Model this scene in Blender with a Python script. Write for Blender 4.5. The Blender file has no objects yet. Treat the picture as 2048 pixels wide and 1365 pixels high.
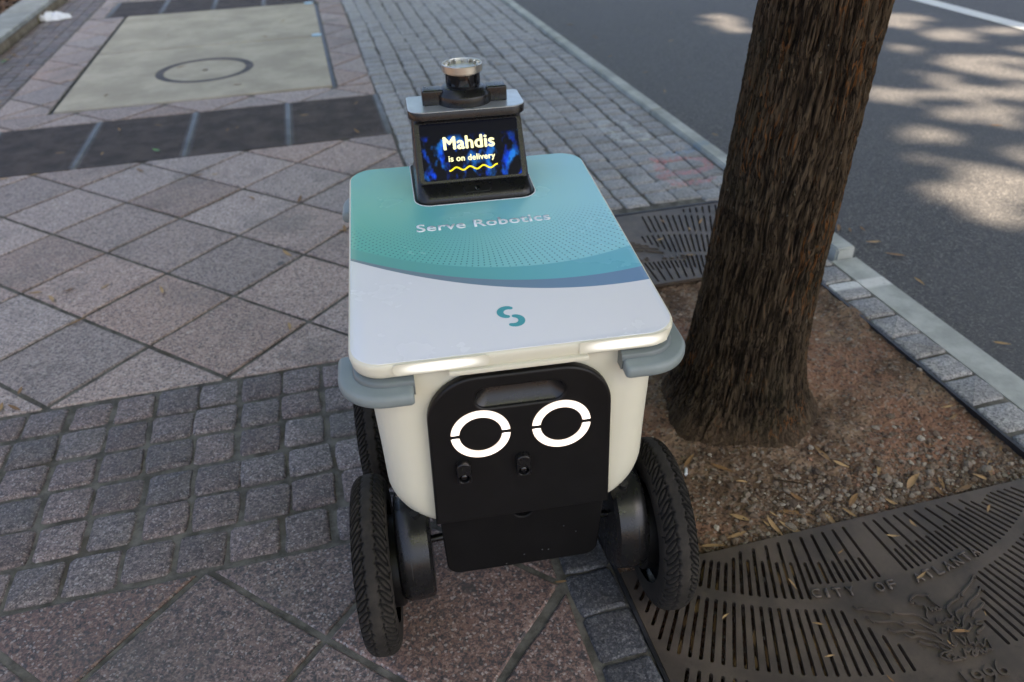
import bpy, bmesh, math, random
import numpy as np
from mathutils import Vector, Matrix

rnd = random.Random(7)
rng = np.random.default_rng(11)
S = bpy.context.scene
COL = S.collection
PI = math.pi

# ------------------------------------------------------------------ camera
Mr = np.array([[0.96794881, -0.24951317, -0.02860554],
               [-0.16319066, -0.53828327, -0.82681311],
               [0.19090288, 0.80498093, -0.56174887]])
cam_d = bpy.data.cameras.new('camera')
cam = bpy.data.objects.new('camera', cam_d)
COL.objects.link(cam)
r_, d_, f_ = [Vector(v) for v in Mr]
cam.matrix_world = Matrix(((r_.x, -d_.x, -f_.x, 0.0), (r_.y, -d_.y, -f_.y, 0.0),
                           (r_.z, -d_.z, -f_.z, 1.36), (0, 0, 0, 1)))
cam_d.sensor_fit = 'HORIZONTAL'
cam_d.sensor_width = 36.0
cam_d.lens = 26.93
cam_d.clip_start = 0.02
cam_d.clip_end = 3000.0
cam_d.dof.use_dof = True
cam_d.dof.focus_distance = 1.36
cam_d.dof.aperture_fstop = 3.8
S.camera = cam

# ------------------------------------------------------------------ sky, sun, exposure
SUN_EL = math.radians(60)
SUN_AZ = Vector((0.6, -0.8, 0)).normalized()
sun_dir = Vector((SUN_AZ.x * math.cos(SUN_EL), SUN_AZ.y * math.cos(SUN_EL), math.sin(SUN_EL)))
W = bpy.data.worlds.new('World')
S.world = W
W.use_nodes = True
wn = W.node_tree
bg = wn.nodes['Background']
sky = wn.nodes.new('ShaderNodeTexSky')
sky.sky_type = 'NISHITA'
sky.sun_disc = False
sky.sun_elevation = SUN_EL
sky.air_density = 0.75
sky.dust_density = 5.0
sky.ozone_density = 0.8
sky.sun_rotation = math.atan2(SUN_AZ.x, SUN_AZ.y)
wn.links.new(sky.outputs[0], bg.inputs[0])
bg.inputs[1].default_value = 0.085
sun_d = bpy.data.lights.new('sun', 'SUN')
sun_d.energy = 4.6
sun_d.angle = math.radians(1.1)
sun_d.color = (1.0, 0.84, 0.66)
sun = bpy.data.objects.new('sun', sun_d)
sun.rotation_euler = sun_dir.to_track_quat('Z', 'Y').to_euler()
sun.location = (8, -8, 18)
COL.objects.link(sun)
vs = S.view_settings
vs.view_transform = 'Standard'
vs.look = 'None'
vs.gamma = 1.0
vs.use_curve_mapping = False
vs.exposure = 2.42
S.render.engine = 'CYCLES'
S.cycles.max_bounces = 6

# ------------------------------------------------------------------ helpers
def tag(o, label=None, cat=None, group=None, kind=None):
    if label: o['label'] = label
    if cat: o['category'] = cat
    if group: o['group'] = group
    if kind: o['kind'] = kind
    return o

def link(name, me, mat=None, parent=None, loc=None):
    o = bpy.data.objects.new(name, me)
    COL.objects.link(o)
    if mat is not None and me is not None and len(me.materials) == 0:
        me.materials.append(mat)
    if parent is not None: o.parent = parent
    if loc is not None: o.location = loc
    return o

def empty(name, loc=(0, 0, 0), parent=None):
    o = bpy.data.objects.new(name, None)
    o.empty_display_size = 0.1
    COL.objects.link(o)
    o.location = loc
    if parent is not None: o.parent = parent
    return o

def mk(name, verts, faces, smooth=None):
    me = bpy.data.meshes.new(name)
    me.from_pydata([tuple(map(float, v)) for v in verts], [], faces)
    me.validate()
    me.update()
    if smooth is not None:
        me.polygons.foreach_set('use_smooth', [True] * len(me.polygons))
        me.set_sharp_from_angle(angle=math.radians(smooth))
    return me

def npmesh(name, V, F, smooth=None):
    """fast mesh from numpy arrays, F of shape (n, 3 or 4)"""
    me = bpy.data.meshes.new(name)
    V = np.asarray(V, np.float32); F = np.asarray(F, np.int32)
    me.vertices.add(len(V)); me.vertices.foreach_set('co', V.ravel())
    k = F.shape[1]
    me.loops.add(F.size); me.loops.foreach_set('vertex_index', F.ravel())
    me.polygons.add(len(F)); me.polygons.foreach_set('loop_start', np.arange(0, F.size, k, dtype=np.int32))
    me.polygons.foreach_set('use_smooth', np.full(len(F), smooth is not None))
    me.update(calc_edges=True); me.validate()
    if smooth is not None and smooth < 180: me.set_sharp_from_angle(angle=math.radians(smooth))
    return me

def rrect(x0, x1, y0, y1, r, n=6, rs=None):
    """rounded rectangle loop, CCW; rs = radii for (x0y0, x1y0, x1y1, x0y1)"""
    rs = rs or (r, r, r, r)
    P = []
    for (cx, cy, a0, q) in ((x0 + rs[0], y0 + rs[0], PI, rs[0]), (x1 - rs[1], y0 + rs[1], 1.5 * PI, rs[1]),
                            (x1 - rs[2], y1 - rs[2], 0, rs[2]), (x0 + rs[3], y1 - rs[3], .5 * PI, rs[3])):
        for i in range(n + 1):
            t = a0 + .5 * PI * i / n
            P.append((cx + q * math.cos(t), cy + q * math.sin(t)))
    return P

def loft(loops, cap0=True, cap1=True, closed=True):
    n = len(loops[0]); V = []; F = []
    for L in loops: V += [tuple(p) for p in L]
    for k in range(len(loops) - 1):
        for i in range(n if closed else n - 1):
            j = (i + 1) % n
            F.append((k * n + i, k * n + j, (k + 1) * n + j, (k + 1) * n + i))
    if cap0: F.append(tuple(reversed(range(n))))
    if cap1: F.append(tuple(range((len(loops) - 1) * n, len(loops) * n)))
    return V, F

def fixn(me):
    bm = bmesh.new(); bm.from_mesh(me)
    bmesh.ops.remove_doubles(bm, verts=bm.verts, dist=1e-6)
    bmesh.ops.recalc_face_normals(bm, faces=bm.faces)
    bm.to_mesh(me); bm.free(); me.update()
    return me

def solid(name, loops, smooth=40, **k):
    me = mk(name, *loft(loops, **k))
    fixn(me)
    me.polygons.foreach_set('use_smooth', [True] * len(me.polygons))
    me.set_sharp_from_angle(angle=math.radians(smooth))
    return me

def box_me(name, x0, x1, y0, y1, z0, z1, bev=0.0, seg=2):
    bm = bmesh.new()
    bmesh.ops.create_cube(bm, size=1.0)
    for v in bm.verts:
        v.co = Vector(((x0 + x1) / 2 + v.co.x * (x1 - x0), (y0 + y1) / 2 + v.co.y * (y1 - y0), (z0 + z1) / 2 + v.co.z * (z1 - z0)))
    if bev: bmesh.ops.bevel(bm, geom=list(bm.edges), offset=bev, segments=seg, affect='EDGES', profile=.6)
    me = bpy.data.meshes.new(name); bm.to_mesh(me); bm.free()
    if bev:
        me.polygons.foreach_set('use_smooth', [True] * len(me.polygons)); me.set_sharp_from_angle(angle=math.radians(50))
    return me

def lathe_me(name, prof, n=40, axis='z', smooth=35):
    """prof: (r, h) list, closed with caps where r = 0"""
    loops = []
    for r, h in prof:
        L = []
        for i in range(n):
            t = 2 * PI * i / n
            c, s = max(r, 1e-5) * math.cos(t), max(r, 1e-5) * math.sin(t)
            L.append((c, s, h) if axis == 'z' else (h, c, s))
        loops.append(L)
    return solid(name, loops, smooth)

def curve_me(name, loops, ext, bev=0.0, res=2):
    """flat outline(s) in xy, filled with holes, thickness 2*ext about z = 0"""
    cu = bpy.data.curves.new(name, 'CURVE'); cu.dimensions = '2D'; cu.fill_mode = 'BOTH'
    cu.extrude = max(ext - bev, 0); cu.bevel_depth = bev; cu.bevel_resolution = res; cu.offset = -bev
    for L in loops:
        sp = cu.splines.new('POLY'); sp.points.add(len(L) - 1)
        for p, q in zip(sp.points, L): p.co = (q[0], q[1], 0, 1)
        sp.use_cyclic_u = True
    return _conv(name, cu)

def _conv(name, cu):
    o = bpy.data.objects.new(name, cu); COL.objects.link(o)
    dg = bpy.context.evaluated_depsgraph_get()
    me = bpy.data.meshes.new_from_object(o.evaluated_get(dg))
    me.name = name
    bpy.data.objects.remove(o); bpy.data.curves.remove(cu)
    return me

def text_me(name, s, width, ext=.0004, bold=0.0, height=None, spacing=1.0):
    cu = bpy.data.curves.new(name, 'FONT'); cu.body = s; cu.size = 1.0; cu.extrude = 0
    cu.offset = bold; cu.align_x = 'LEFT'; cu.space_character = spacing; cu.resolution_u = 4
    me = _conv(name, cu)
    n = len(me.vertices); co = np.empty(n * 3, np.float32); me.vertices.foreach_get('co', co); co = co.reshape(-1, 3)
    mn, mx = co.min(0), co.max(0); k = width / (mx[0] - mn[0])
    ky = k if height is None else height / (mx[1] - mn[1])
    co[:, 0] = (co[:, 0] - (mn[0] + mx[0]) / 2) * k
    co[:, 1] = (co[:, 1]) * ky
    me.vertices.foreach_set('co', co.ravel()); me.update()
    bm = bmesh.new(); bm.from_mesh(me)
    r = bmesh.ops.extrude_face_region(bm, geom=list(bm.faces))
    for v in [e for e in r['geom'] if isinstance(e, bmesh.types.BMVert)]: v.co.z += ext
    bmesh.ops.recalc_face_normals(bm, faces=bm.faces)
    bm.to_mesh(me); bm.free()
    return me

def xf(me, M):
    me.transform(M); me.update(); return me

def stroke_loop(path, w, ncap=6):
    """outline of a stroke with round caps; path list of (x, y), w = width or list"""
    P = [Vector(p) for p in path]; n = len(P)
    ws = [w] * n if not isinstance(w, (list, tuple)) else w
    T = [(P[min(i + 1, n - 1)] - P[max(i - 1, 0)]).normalized() for i in range(n)]
    Lf = [(P[i] + Vector((-T[i].y, T[i].x)) * ws[i] / 2) for i in range(n)]
    Rt = [(P[i] - Vector((-T[i].y, T[i].x)) * ws[i] / 2) for i in range(n)]
    out = [tuple(p) for p in Rt]
    a = math.atan2(T[-1].y, T[-1].x)
    for i in range(1, ncap):
        t = a - PI / 2 + PI * i / ncap
        out.append((P[-1].x + ws[-1] / 2 * math.cos(t), P[-1].y + ws[-1] / 2 * math.sin(t)))
    out += [tuple(p) for p in reversed(Lf)]
    a = math.atan2(T[0].y, T[0].x)
    for i in range(1, ncap):
        t = a + PI / 2 + PI * i / ncap
        out.append((P[0].x + ws[0] / 2 * math.cos(t), P[0].y + ws[0] / 2 * math.sin(t)))
    return out

def tube_me(name, pts, radii, n=10):
    P = [Vector(p) for p in pts]; loops = []
    up = Vector((0.13, 0.31, 0.94))
    for i, p in enumerate(P):
        t = (P[min(i + 1, len(P) - 1)] - P[max(i - 1, 0)]).normalized()
        u = t.cross(up)
        if u.length < .1: u = t.cross(Vector((1, 0, 0)))
        u.normalize(); v = t.cross(u)
        r = radii[i] if isinstance(radii, (list, tuple)) else radii
        loops.append([p + (u * math.cos(2 * PI * k / n) + v * math.sin(2 * PI * k / n)) * r for k in range(n)])
    return solid(name, loops, 60)

def vnoise(x, y, seed=0):
    """2-d value noise on numpy arrays, -1..1"""
    xi = np.floor(x).astype(np.int64); yi = np.floor(y).astype(np.int64)
    fx = x - xi; fy = y - yi
    fx = fx * fx * (3 - 2 * fx); fy = fy * fy * (3 - 2 * fy)
    def h(a, b):
        n = (a * 374761393 + b * 668265263 + seed * 974711) & 0x7fffffff
        n = (n ^ (n >> 13)) * 1274126177 & 0x7fffffff
        return ((n ^ (n >> 16)) & 0xffff) / 32767.5 - 1
    return (h(xi, yi) * (1 - fx) + h(xi + 1, yi) * fx) * (1 - fy) + (h(xi, yi + 1) * (1 - fx) + h(xi + 1, yi + 1) * fx) * fy

def fbm(x, y, oct=4, seed=0):
    s = 0; a = 1.0
    for k in range(oct):
        s = s + a * vnoise(x * 2 ** k, y * 2 ** k, seed + k * 17); a *= .5
    return s

# ------------------------------------------------------------------ materials
class NT:
    """tiny helper round a material's node tree"""
    def __init__(self, name):
        self.m = bpy.data.materials.new(name); self.m.use_nodes = True
        self.t = self.m.node_tree; self.bs = self.t.nodes['Principled BSDF']
    def node(self, typ, **k):
        n = self.t.nodes.new(typ)
        for a, b in k.items(): setattr(n, a, b)
        return n
    def put(self, inp, v):
        if hasattr(v, 'is_output') or isinstance(v, bpy.types.NodeSocket): self.t.links.new(v, inp)
        elif isinstance(v, (tuple, list)): inp.default_value = tuple(v) + ((1.0,) if len(v) == 3 and len(inp.default_value) == 4 else ())
        else: inp.default_value = v
    def math(self, op, a, b=0.0, c=None, clamp=False):
        n = self.node('ShaderNodeMath', operation=op); n.use_clamp = clamp
        self.put(n.inputs[0], a); self.put(n.inputs[1], b)
        if c is not None: self.put(n.inputs[2], c)
        return n.outputs[0]
    def mix(self, f, a, b, blend='MIX'):
        n = self.node('ShaderNodeMix', data_type='RGBA', blend_type=blend)
        self.put(n.inputs[0], f); self.put(n.inputs[6], a); self.put(n.inputs[7], b)
        return n.outputs[2]
    def ramp(self, f, stops, interp='LINEAR'):
        n = self.node('ShaderNodeValToRGB'); cr = n.color_ramp; cr.interpolation = interp
        while len(cr.elements) < len(stops): cr.elements.new(.5)
        for e, (p, c) in zip(cr.elements, stops):
            e.position = p; c = (c, c, c) if isinstance(c, (int, float)) else c; e.color = tuple(c) + (1.0,)
        self.put(n.inputs[0], f); return n.outputs[0]
    def step(self, x, lo, hi):
        n = self.node('ShaderNodeMapRange', interpolation_type='SMOOTHSTEP')
        self.put(n.inputs[0], x); n.inputs[1].default_value = lo; n.inputs[2].default_value = hi
        return n.outputs[0]
    def pos(self): return self.node('ShaderNodeNewGeometry').outputs['Position']
    def obj(self): return self.node('ShaderNodeTexCoord').outputs['Object']
    def rand(self): return self.node('ShaderNodeObjectInfo').outputs['Random']
    def sep(self, v):
        n = self.node('ShaderNodeSeparateXYZ'); self.put(n.inputs[0], v); return n.outputs
    def comb(self, x, y, z=0.0):
        n = self.node('ShaderNodeCombineXYZ')
        for i, q in enumerate((x, y, z)): self.put(n.inputs[i], q)
        return n.outputs[0]
    def noise(self, v, scale, detail=4, rough=.55, col=False):
        n = self.node('ShaderNodeTexNoise'); self.put(n.inputs['Vector'], v)
        n.inputs['Scale'].default_value = scale; n.inputs['Detail'].default_value = detail; n.inputs['Roughness'].default_value = rough
        return n.outputs['Color' if col else 'Fac']
    def vor(self, v, scale, out='Color', feature='F1', rnd_=1.0):
        n = self.node('ShaderNodeTexVoronoi', feature=feature); self.put(n.inputs['Vector'], v)
        n.inputs['Scale'].default_value = scale; n.inputs['Randomness'].default_value = rnd_
        return n.outputs[out]
    def bump(self, h, strength=.3, dist=.002):
        n = self.node('ShaderNodeBump'); n.inputs['Strength'].default_value = strength; n.inputs['Distance'].default_value = dist
        self.put(n.inputs['Height'], h); self.t.links.new(n.outputs[0], self.bs.inputs['Normal'])
    def out(self, col, rough=.5, metal=0.0, spec=.5, emis=None, estr=0.0):
        b = self.bs
        self.put(b.inputs['Base Color'], col); self.put(b.inputs['Roughness'], rough); self.put(b.inputs['Metallic'], metal)
        b.inputs['Specular IOR Level'].default_value = spec
        if emis is not None:
            self.put(b.inputs['Emission Color'], emis); self.put(b.inputs['Emission Strength'], estr)
        return self.m

def plain(name, col, rough=.5, metal=0.0, spec=.5, mott=.12, scale=30, emis=None, estr=0.0, coat=0.0):
    n = NT(name)
    t = n.noise(n.obj(), scale, 5)
    c = n.mix(n.step(t, .35, .7), tuple(q * (1 - mott) for q in col), tuple(min(1, q * (1 + mott)) for q in col))
    r = n.math('ADD', n.math('MULTIPLY', n.noise(n.obj(), scale * 2.3, 4), .16), rough - .08)
    m = n.out(c, r, metal, spec, emis, estr)
    n.bs.inputs['Coat Weight'].default_value = coat
    return m

def granite(name, stops, scale, big, rough=.55, vary=.22, dirt=(.10, .095, .085), paint=False, fleck=.4, spots=.62):
    n = NT(name); p = n.pos()
    warp = n.mix(.5, n.vor(p, scale), n.vor(p, scale * .45), 'MIX')
    v = n.sep(warp)[0]
    c = n.ramp(v, stops)
    spk = n.step(n.sep(n.vor(p, scale * .62))[1], .86, .9)
    c = n.mix(n.math('MULTIPLY', spk, spots), c, (.035, .033, .035))
    wht = n.step(n.sep(n.vor(p, scale * .8))[2], .93, .95)
    c = n.mix(n.math('MULTIPLY', wht, fleck), c, (.5, .47, .45))
    r = n.rand()
    k = n.math('ADD', n.math('MULTIPLY', r, vary), 1 - vary / 2)
    hs = n.node('ShaderNodeHueSaturation'); n.put(hs.inputs['Color'], c); n.put(hs.inputs['Value'], k)
    n.put(hs.inputs['Saturation'], n.math('ADD', n.math('MULTIPLY', n.math('FRACT', n.math('MULTIPLY', r, 7.3)), .5), .75))
    c = hs.outputs[0]
    lg = n.noise(p, big, 5, .6)
    c = n.mix(n.math('MULTIPLY', n.step(lg, .5, .72), .5), c, dirt)
    c = n.mix(n.math('MULTIPLY', n.step(n.noise(p, 9, 4, .7), .64, .74), .45), c, tuple(q * .55 for q in dirt))
    gum = n.math('MULTIPLY', n.step(n.sep(n.vor(p, 5.5))[1], .8, .82), n.math('SUBTRACT', 1.0, n.step(n.math('ADD', n.vor(p, 5.5, 'Distance'), n.math('MULTIPLY', n.noise(p, 60, 3), .06)), .10, .135)))
    c = n.mix(n.math('MULTIPLY', gum, .7), c, (.045, .043, .042))
    c = n.mix(n.math('MULTIPLY', n.step(n.noise(p, 3.3, 5, .7), .57, .66), .28), c, (.05, .045, .04))
    if paint:
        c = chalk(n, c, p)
    n.bump(n.math('ADD', n.noise(p, 90, 5, .65), n.math('MULTIPLY', n.noise(p, 420, 2), .5)), .42, .003)
    return n.out(c, n.math('ADD', n.math('MULTIPLY', n.noise(p, 60, 3), .3), rough - .15), 0, .45)

def chalk(n, c, p):
    """worn street paint marks: pale loops, red strokes and a blue dab; also a whitish band across the kerb"""
    x, y, z = n.sep(p)
    wob = n.math('MULTIPLY', n.math('SUBTRACT', n.noise(p, 14, 3), .5), .05)
    wear = n.step(n.noise(p, 55, 5, .7), .40, .62)
    def ringm(cx, cy, rx, ry, w):
        dx = n.math('DIVIDE', n.math('SUBTRACT', x, cx), rx); dy = n.math('DIVIDE', n.math('SUBTRACT', y, cy), ry)
        d = n.math('SQRT', n.math('ADD', n.math('MULTIPLY', dx, dx), n.math('MULTIPLY', dy, dy)))
        e = n.math('ABSOLUTE', n.math('ADD', n.math('SUBTRACT', d, 1.0), wob))
        return n.math('SUBTRACT', 1.0, n.step(e, w * .6, w))
    def segm(ax, ay, bx, by, w):
        L = math.hypot(bx - ax, by - ay); ux, uy = (bx - ax) / L, (by - ay) / L
        qx = n.math('SUBTRACT', x, ax); qy = n.math('SUBTRACT', y, ay)
        t = n.math('ADD', n.math('MULTIPLY', qx, ux), n.math('MULTIPLY', qy, uy))
        s = n.math('ADD', n.math('ADD', n.math('MULTIPLY', qx, -uy), n.math('MULTIPLY', qy, ux)), wob)
        over = n.math('MAXIMUM', n.math('SUBTRACT', n.math('ABSOLUTE', n.math('SUBTRACT', t, L / 2)), L / 2), 0.0)
        return n.math('SUBTRACT', 1.0, n.step(n.math('ADD', n.math('ABSOLUTE', s), over), w * .5, w))
    def mx(L):
        a = L[0]
        for b in L[1:]: a = n.math('MAXIMUM', a, b)
        return n.math('MULTIPLY', a, wear)
    wh = mx([ringm(1.49, 3.74, .07, .10, .35), ringm(1.51, 3.58, .08, .07, .4), segm(1.55, 3.66, 1.6, 3.58, .02)])
    pk = mx([ringm(1.60, 3.13, .12, .09, .28), segm(1.44, 3.05, 1.69, 3.06, .028), segm(1.44, 3.05, 1.47, 2.94, .025), segm(1.47, 2.93, 1.65, 2.95, .035), segm(1.49, 3.25, 1.53, 3.23, .03)])
    bl = mx([segm(1.58, 3.29, 1.76, 3.31, .04), segm(1.72, 3.33, 1.8, 3.33, .05)])
    st = n.math('MULTIPLY', n.math('MULTIPLY', n.step(y, 1.925, 1.945), n.math('SUBTRACT', 1.0, n.step(y, 1.985, 2.0))), n.math('MULTIPLY', n.step(x, 1.58, 1.60), n.step(n.noise(p, 70, 4), .25, .45)))  # whitish band over the kerb and its edging setts
    c = n.mix(n.math('MULTIPLY', wh, .7), c, (.52, .54, .5))
    c = n.mix(n.math('MULTIPLY', pk, .85), c, (.46, .16, .15))
    c = n.mix(n.math('MULTIPLY', bl, .5), c, (.12, .25, .40))
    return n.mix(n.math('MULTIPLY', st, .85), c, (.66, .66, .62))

M = {}
M['slab'] = granite('pink_grey_granite', [(.0, (.10, .082, .074)), (.22, (.19, .152, .134)), (.42, (.285, .21, .178)), (.62, (.355, .268, .228)), (.85, (.43, .35, .298)), (1, (.50, .44, .385))], 300, 2.2, .58, .36)
M['slab_red_shaded'] = granite('shaded_red_granite', [(.0, (.03, .028, .03)), (.28, (.07, .063, .062)), (.45, (.132, .086, .074)), (.62, (.175, .115, .096)), (.85, (.23, .172, .148)), (1, (.31, .265, .235))], 290, 2.4, .55, .3)  # red stone, its colour also darkened for shade around the robot
M['sett'] = granite('purple_grey_granite', [(.0, (.042, .037, .037)), (.3, (.084, .069, .067)), (.55, (.146, .117, .110)), (.8, (.205, .166, .153)), (1, (.30, .255, .23))], 360, 4.0, .6, .46, (.085, .078, .072))
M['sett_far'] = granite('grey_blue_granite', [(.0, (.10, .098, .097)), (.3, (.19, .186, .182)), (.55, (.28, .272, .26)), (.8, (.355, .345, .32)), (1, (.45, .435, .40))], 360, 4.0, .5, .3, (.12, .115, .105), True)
M['sett_shaded'] = granite('shaded_wet_granite', [(.0, (.02, .021, .025)), (.4, (.05, .052, .06)), (.7, (.10, .10, .108)), (1, (.19, .185, .185))], 360, 5.0, .5, .3, (.06, .053, .045), False, .15)  # setts coloured dark to stand for the robot's shade and wet

def mat_mortar():
    n = NT('grey_mortar'); p = n.pos()
    c = n.mix(n.step(n.noise(p, 22, 6, .65), .35, .65), (.07, .067, .057), (.155, .148, .128))
    c = n.mix(n.math('MULTIPLY', n.step(n.noise(p, 6, 4), .55, .7), .6), c, (.06, .048, .032))
    n.bump(n.noise(p, 160, 5, .7), .6, .004)
    return n.out(c, .9, 0, .2)
M['mortar'] = mat_mortar()

def mat_asphalt():
    n = NT('asphalt'); p = n.pos()
    v = n.sep(n.vor(p, 170))[0]
    c = n.ramp(v, [(0, (.027, .026, .025)), (.5, (.056, .053, .05)), (.85, (.09, .084, .078)), (1, (.17, .16, .148))])
    c = n.mix(n.math('MULTIPLY', n.step(n.noise(p, 1.1, 5), .4, .65), .4), c, (.07, .068, .066))
    c = n.mix(n.math('MULTIPLY', n.step(n.noise(p, 5, 5, .7), .6, .75), .35), c, (.03, .03, .031))
    n.bump(n.math('ADD', n.vor(p, 190, 'Distance'), n.noise(p, 60, 4)), .7, .004)
    return n.out(c, .62, 0, .5)
M['asphalt'] = mat_asphalt()

def mat_conc(name, base, lo, scale=3.0, paint=False):
    n = NT(name); p = n.pos()
    c = n.mix(n.step(n.noise(p, scale, 6, .65), .35, .68), lo, base)
    st = n.noise(n.comb(n.math('MULTIPLY', n.sep(p)[0], .35), n.sep(p)[1]), 7.0, 5, .7)
    c = n.mix(n.math('MULTIPLY', n.step(st, .55, .72), .35), c, tuple(q * .6 for q in lo))
    c = n.mix(n.math('MULTIPLY', n.step(n.noise(p, 420, 2), .62, .7), .3), c, tuple(q * .5 for q in base))
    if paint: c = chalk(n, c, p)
    n.bump(n.noise(p, 130, 6, .7), .4, .003)
    return n.out(c, .78, 0, .35)
M['concrete'] = mat_conc('weathered_concrete', (.46, .41, .315), (.34, .30, .228))
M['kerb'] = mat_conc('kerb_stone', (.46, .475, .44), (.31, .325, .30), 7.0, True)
M['planter'] = mat_conc('planter_stone', (.34, .35, .33), (.22, .225, .21), 5.0)
M['planter_base'] = mat_conc('stained_planter_base', (.24, .20, .14), (.12, .095, .06), 6.0)

def mat_iron(name, c1, c2, rough=.5):
    n = NT(name); p = n.pos()
    c = n.mix(n.step(n.noise(p, 7, 6, .65), .35, .68), c1, c2)
    c = n.mix(n.math('MULTIPLY', n.step(n.noise(p, 46, 5, .7), .58, .7), .4), c, tuple(q * .5 for q in c1))
    n.bump(n.noise(p, 350, 4, .7), .22, .0012)
    r = n.math('ADD', n.math('MULTIPLY', n.noise(p, 25, 4), .25), rough - .12)
    return n.out(c, r, .35, .5)
M['iron'] = mat_iron('weathered_cast_iron', (.072, .057, .045), (.125, .096, .072), .5)
M['vent'] = mat_iron('rusty_dark_steel', (.052, .041, .036), (.10, .078, .066), .6)
M['rail'] = mat_iron('grey_steel_rail', (.10, .105, .11), (.17, .175, .18), .5)
M['edge'] = mat_iron('dark_steel_edge', (.02, .02, .022), (.05, .05, .054), .42)

def mat_soil():
    n = NT('brown_soil'); p = n.pos()
    c = n.mix(n.step(n.noise(p, 9, 6, .68), .35, .65), (.10, .064, .041), (.24, .162, .106))
    c = n.mix(n.math('MULTIPLY', n.step(n.noise(p, 2.6, 4), .46, .60), .8), c, (.235, .125, .078))
    g = n.sep(n.vor(p, 120))[0]
    c = n.mix(n.math('MULTIPLY', n.step(g, .78, .85), .5), c, (.26, .225, .18))
    c = n.mix(n.math('MULTIPLY', n.step(n.sep(n.vor(p, 150))[1], .84, .88), .6), c, (.03, .024, .02))
    n.bump(n.math('ADD', n.noise(p, 45, 6, .72), n.math('MULTIPLY', n.vor(p, 110, 'Distance'), .6)), 1.0, .008)
    return n.out(c, .95, 0, .15)
M['soil'] = mat_soil()

def mat_bits(name, stops, rough=.85):
    """one colour per loose piece"""
    n = NT(name); a = n.node('ShaderNodeAttribute', attribute_name='tone').outputs['Fac']
    c = n.ramp(a, stops)
    p = n.pos()
    c = n.mix(n.math('MULTIPLY', n.step(n.noise(p, 240, 3), .5, .65), .4), c, (.07, .055, .045))
    return n.out(c, rough, 0, .3)
M['gravel'] = mat_bits('mixed_gravel', [(0, (.06, .043, .031)), (.3, (.14, .10, .068)), (.6, (.19, .15, .11)), (.85, (.25, .21, .165)), (.97, (.38, .34, .27)), (1, (.26, .13, .075))])
M['mulch'] = mat_bits('brown_mulch', [(0, (.03, .02, .015)), (.6, (.09, .055, .035)), (1, (.16, .10, .06))])

def mat_leaf(name, c1, c2):
    n = NT(name); r = n.rand()
    c = n.mix(r, c1, c2)
    c = n.mix(n.math('MULTIPLY', n.step(n.noise(n.obj(), 90, 4), .5, .7), .45), c, tuple(q * .4 for q in c1))
    return n.out(c, .65, 0, .35)
M['dry_leaf'] = mat_leaf('dry_leaf', (.20, .11, .045), (.42, .28, .13))
M['green_leaf'] = mat_leaf('fresh_green_leaf', (.07, .16, .05), (.12, .24, .09))
M['white_scrap'] = plain('white_plastic_film', (.72, .74, .76), .35, 0, .5, .08, 20)
M['blue_cap'] = plain('pale_blue_cap', (.35, .52, .62), .4, 0, .5, .1, 60)

def mat_bark():
    n = NT('furrowed_bark'); p = n.pos()
    a = n.node('ShaderNodeAttribute', attribute_name='ridge').outputs['Fac']
    s = n.node('ShaderNodeMapping'); n.put(s.inputs['Vector'], n.mix(.035, p, n.noise(p, 9, 3, .5, True))); s.inputs['Scale'].default_value = (1, 1, .10)
    q = s.outputs[0]
    fine = n.noise(q, 170, 5, .7)
    lines = n.math('ABSOLUTE', n.math('SUBTRACT', n.noise(q, 95, 3, .55), .5))       # thin winding furrows
    crack = n.math('SUBTRACT', 1.0, n.step(lines, .006, .05))
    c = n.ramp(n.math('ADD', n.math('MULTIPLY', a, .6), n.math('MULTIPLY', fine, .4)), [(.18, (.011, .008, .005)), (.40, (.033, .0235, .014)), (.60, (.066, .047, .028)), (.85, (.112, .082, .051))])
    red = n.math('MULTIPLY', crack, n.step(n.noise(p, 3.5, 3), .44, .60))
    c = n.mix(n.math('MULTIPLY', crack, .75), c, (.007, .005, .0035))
    fis = n.math('MULTIPLY', n.math('SUBTRACT', 1.0, n.step(n.math('ABSOLUTE', n.math('SUBTRACT', n.noise(q, 40, 2, .5), .47)), .004, .022)), n.step(n.noise(p, 4.5, 3), .46, .60))
    c = n.mix(n.math('MULTIPLY', fis, .85), c, (.17, .07, .020))
    c = n.mix(n.math('MULTIPLY', n.step(n.noise(p, 4.2, 4), .55, .7), .3), c, (.036, .034, .018))
    dz = n.math('ADD', n.sep(p)[2], n.math('MULTIPLY', n.math('SUBTRACT', n.noise(p, 16, 4, .65), .5), .16))
    c = n.mix(n.math('MULTIPLY', n.math('SUBTRACT', 1.0, n.step(dz, -.01, .06)), .5), c, (.13, .088, .055))
    lich = n.math('MULTIPLY', n.step(n.sep(n.vor(p, 120))[0], .985, .99), n.math('SUBTRACT', 1.0, n.step(n.vor(p, 120, 'Distance'), .2, .36)))
    c = n.mix(n.math('MULTIPLY', lich, .4), c, (.2, .21, .18))
    n.bump(n.math('SUBTRACT', n.math('ADD', fine, n.math('MULTIPLY', n.noise(p, 300, 3), .3)), n.math('MULTIPLY', crack, .9)), 1.0, .009)
    return n.out(c, .92, 0, .15)
M['bark'] = mat_bark()

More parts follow.
